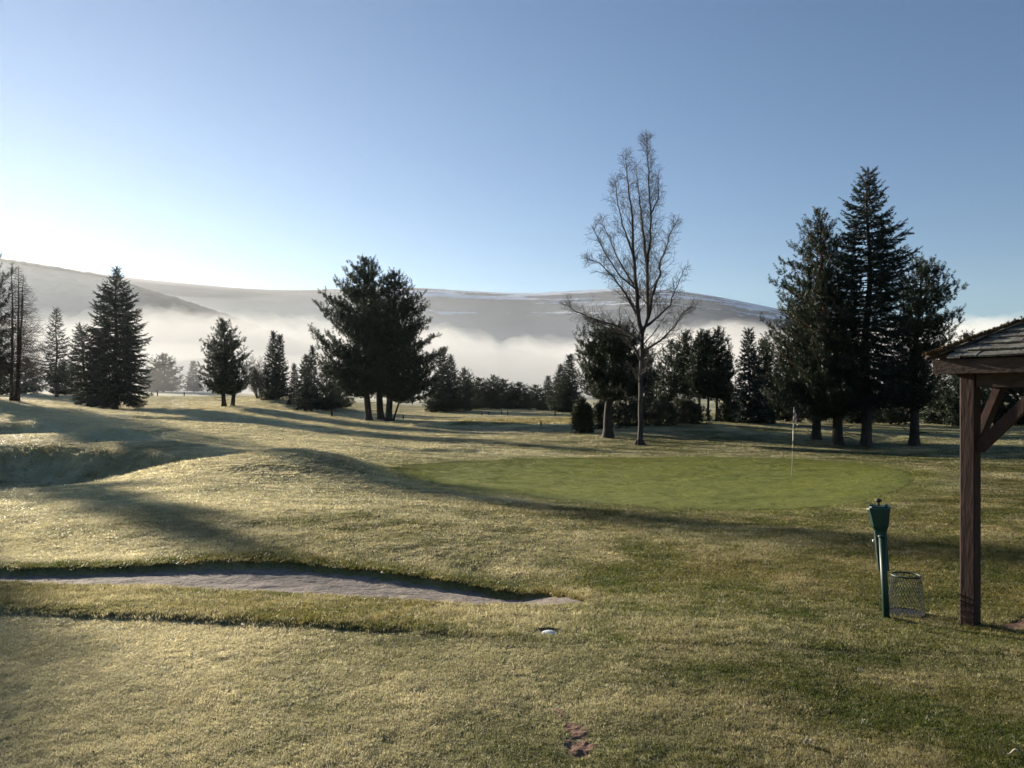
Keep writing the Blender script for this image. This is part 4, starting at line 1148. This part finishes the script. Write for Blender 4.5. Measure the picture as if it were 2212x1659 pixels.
# ------------------------------------------------------------------ bunker board, irrigation cap, marker posts, litter
def board():
    z = terrain(np.array([-5.2]), np.array([8.75]))[0]
    a = at(-60, 8.72); e = at(172, 8.66); c = (a+e)/2; L = (e-a).length; ang = math.atan2(e.y-a.y, e.x-a.x)
    root = empty('retaining_board', (c.x, c.y, 0), ang)
    zt = EYE-(1231-HY)/F*8.66
    MB().box((0,0,zt-.10),(L,.045,.20)).build('plank', M_BOARD, root)
    for x in (-L/2+.1, L/2-.08): MB().taper((x,-.045,zt-.4),(.05,.04),(x,-.045,zt-.03),(.05,.04),.004).build('stake', M_BOARD, root)
    return tag(root, 'weathered retaining board along the back of the bunker at left', 'board')
board()

def cap():
    root = empty('irrigation_cap', HOLE)
    MB().lathe([(.100,.012),(.090,.012),(.084,.004),(.080,-.055),(.0001,-.055)], 28).build('hole', M_HOLE, root, True)
    MB().lathe([(.070,-.055),(.070,-.005),(.062,.012),(.045,.024),(.025,.030),(.0001,.032)], 28, (.002,-.010,-.012)).build('dome', M_WHITE, root, True)
    return tag(root, 'white domed cap sunk in a round hole at the tee edge', 'cap')
cap()

def marker(label, x, d, hpx, wpx, group='small marker posts on the far fairway'):
    b = at(x, d); m = d/F; root = empty('marker_post', b); w_ = max(wpx*m, .05)
    MB().taper((0,0,-.2),(w_,w_),(0,0,hpx*m),(w_*.9,w_*.9),w_*.15).build('shaft', M_POSTWOOD, root)
    MB().taper((0,0,hpx*m+.001),(w_*1.1,w_*1.1),(0,0,hpx*m+.05),(w_*.3,w_*.3)).build('top', M_POSTWOOD, root)
    return tag(root, label, 'post', group)
marker('stubby dark marker post in front of the brown bracken strip', 1169, 74, 11, 3)
marker('leftmost thin marker post before the distant treeline', 1041, 110, 9, 2)
marker('second thin marker post from left before the distant treeline', 1056, 112, 7, 2)
marker('third thin marker post from left before the distant treeline', 1084, 110, 9, 2)
marker('fourth thin marker post from left before the distant treeline', 1097, 108, 11, 2)
marker('marker post below the tall dark conifer left of the spreading pine', 1199, 106, 12, 2.5)
marker('dark marker post right of the trunks of the three-pine clump', 871, 98, 9, 3)
marker('short stump-like post left of the three-pine clump', 717, 98, 14, 4)
marker('thin stake by the hazy grey pine', 340, 150, 12, 2)
marker('second thin stake by the hazy grey pine', 328, 150, 9, 2)
marker('thin stake left of the twin-trunk pine', 398, 150, 8, 2)

def leaf(label, x, y, s, rz, seed):
    d = 1671*1.66/(y-HY); b = at(x, d); r = random.Random(seed); V = []; n = 6
    for i in range(n+1):
        f = i/n; wd = math.sin(math.pi*min(f*.95+.03, 1))*s*.28
        V += [(f*s-s/2, -wd, .012+.012*math.sin(f*5)+.008), (f*s-s/2, 0, .014+.012*math.sin(f*5)), (f*s-s/2, wd, .012+.012*math.sin(f*5)+.010)]
    Fs = [(i*3+j, i*3+3+j, i*3+4+j, i*3+1+j) for i in range(n) for j in range(2)]
    o = MB().add(V, Fs).build('dead_leaf', M_LEAF); o.modifiers.new('thick', 'SOLIDIFY').thickness = .0015
    o.location = b+Vector((0,0,.012)); o.rotation_euler = (.2, .1, rz)
    return tag(o, label, 'leaf', 'pale dead leaves scattered on the grass')
def litter():
    r = np.random.default_rng(17); N = 420
    u = r.uniform(-.55, .72, N); Y = np.exp(r.uniform(math.log(3.2), math.log(16), N)); X = u*Y
    k = (zone(X, Y)[3] > .5) & (r.uniform(size=N) < .35+.65*sstep(-.3, .5, u)); X = X[k]; Y = Y[k]; n = len(X)
    me = fast_mesh('leaf_bit', np.array([(-.5,0,0),(0,-.22,.08),(.5,0,.02),(0,.22,.1)]), np.array([(0,1,2),(0,2,3)])); me.materials.append(M_LITTER)
    P = np.stack([X, Y, terrain(X, Y)+.014], -1); q = r.uniform(.010, .030, n)
    o = scatter('leaf_litter', P, np.stack([q, q, q], -1), np.stack([r.normal(0, .4, n), r.normal(0, .4, n), r.uniform(0, 6.28, n)], -1), {}, bpy.data.objects.new('leaf_bit', me))
    o.data.materials.clear(); o.data.materials.append(M_LITTER)
    tag(o, 'tiny bits of dead leaf and twig littering the near grass', 'leaf litter', kind='stuff')
litter()
leaf('pale dead leaf lying below the ball washer', 1858, 1431, .05, .3, 1)
leaf('curled pale leaf near the bottom edge right of the soil patch', 1744, 1612, .045, 2.0, 2)
leaf('pale leaf in the right foreground below the shelter post', 2004, 1554, .03, .2, 3)
leaf('small upright pale leaf in the right foreground grass', 1862, 1560, .03, 1.4, 4)
leaf('pale leaf at the bottom right corner of the picture', 2190, 1640, .05, 2.6, 5)
leaf('pale twig-like leaf beside the worn patch left of the ball washer', 1762, 1301, .06, 2.7, 6)
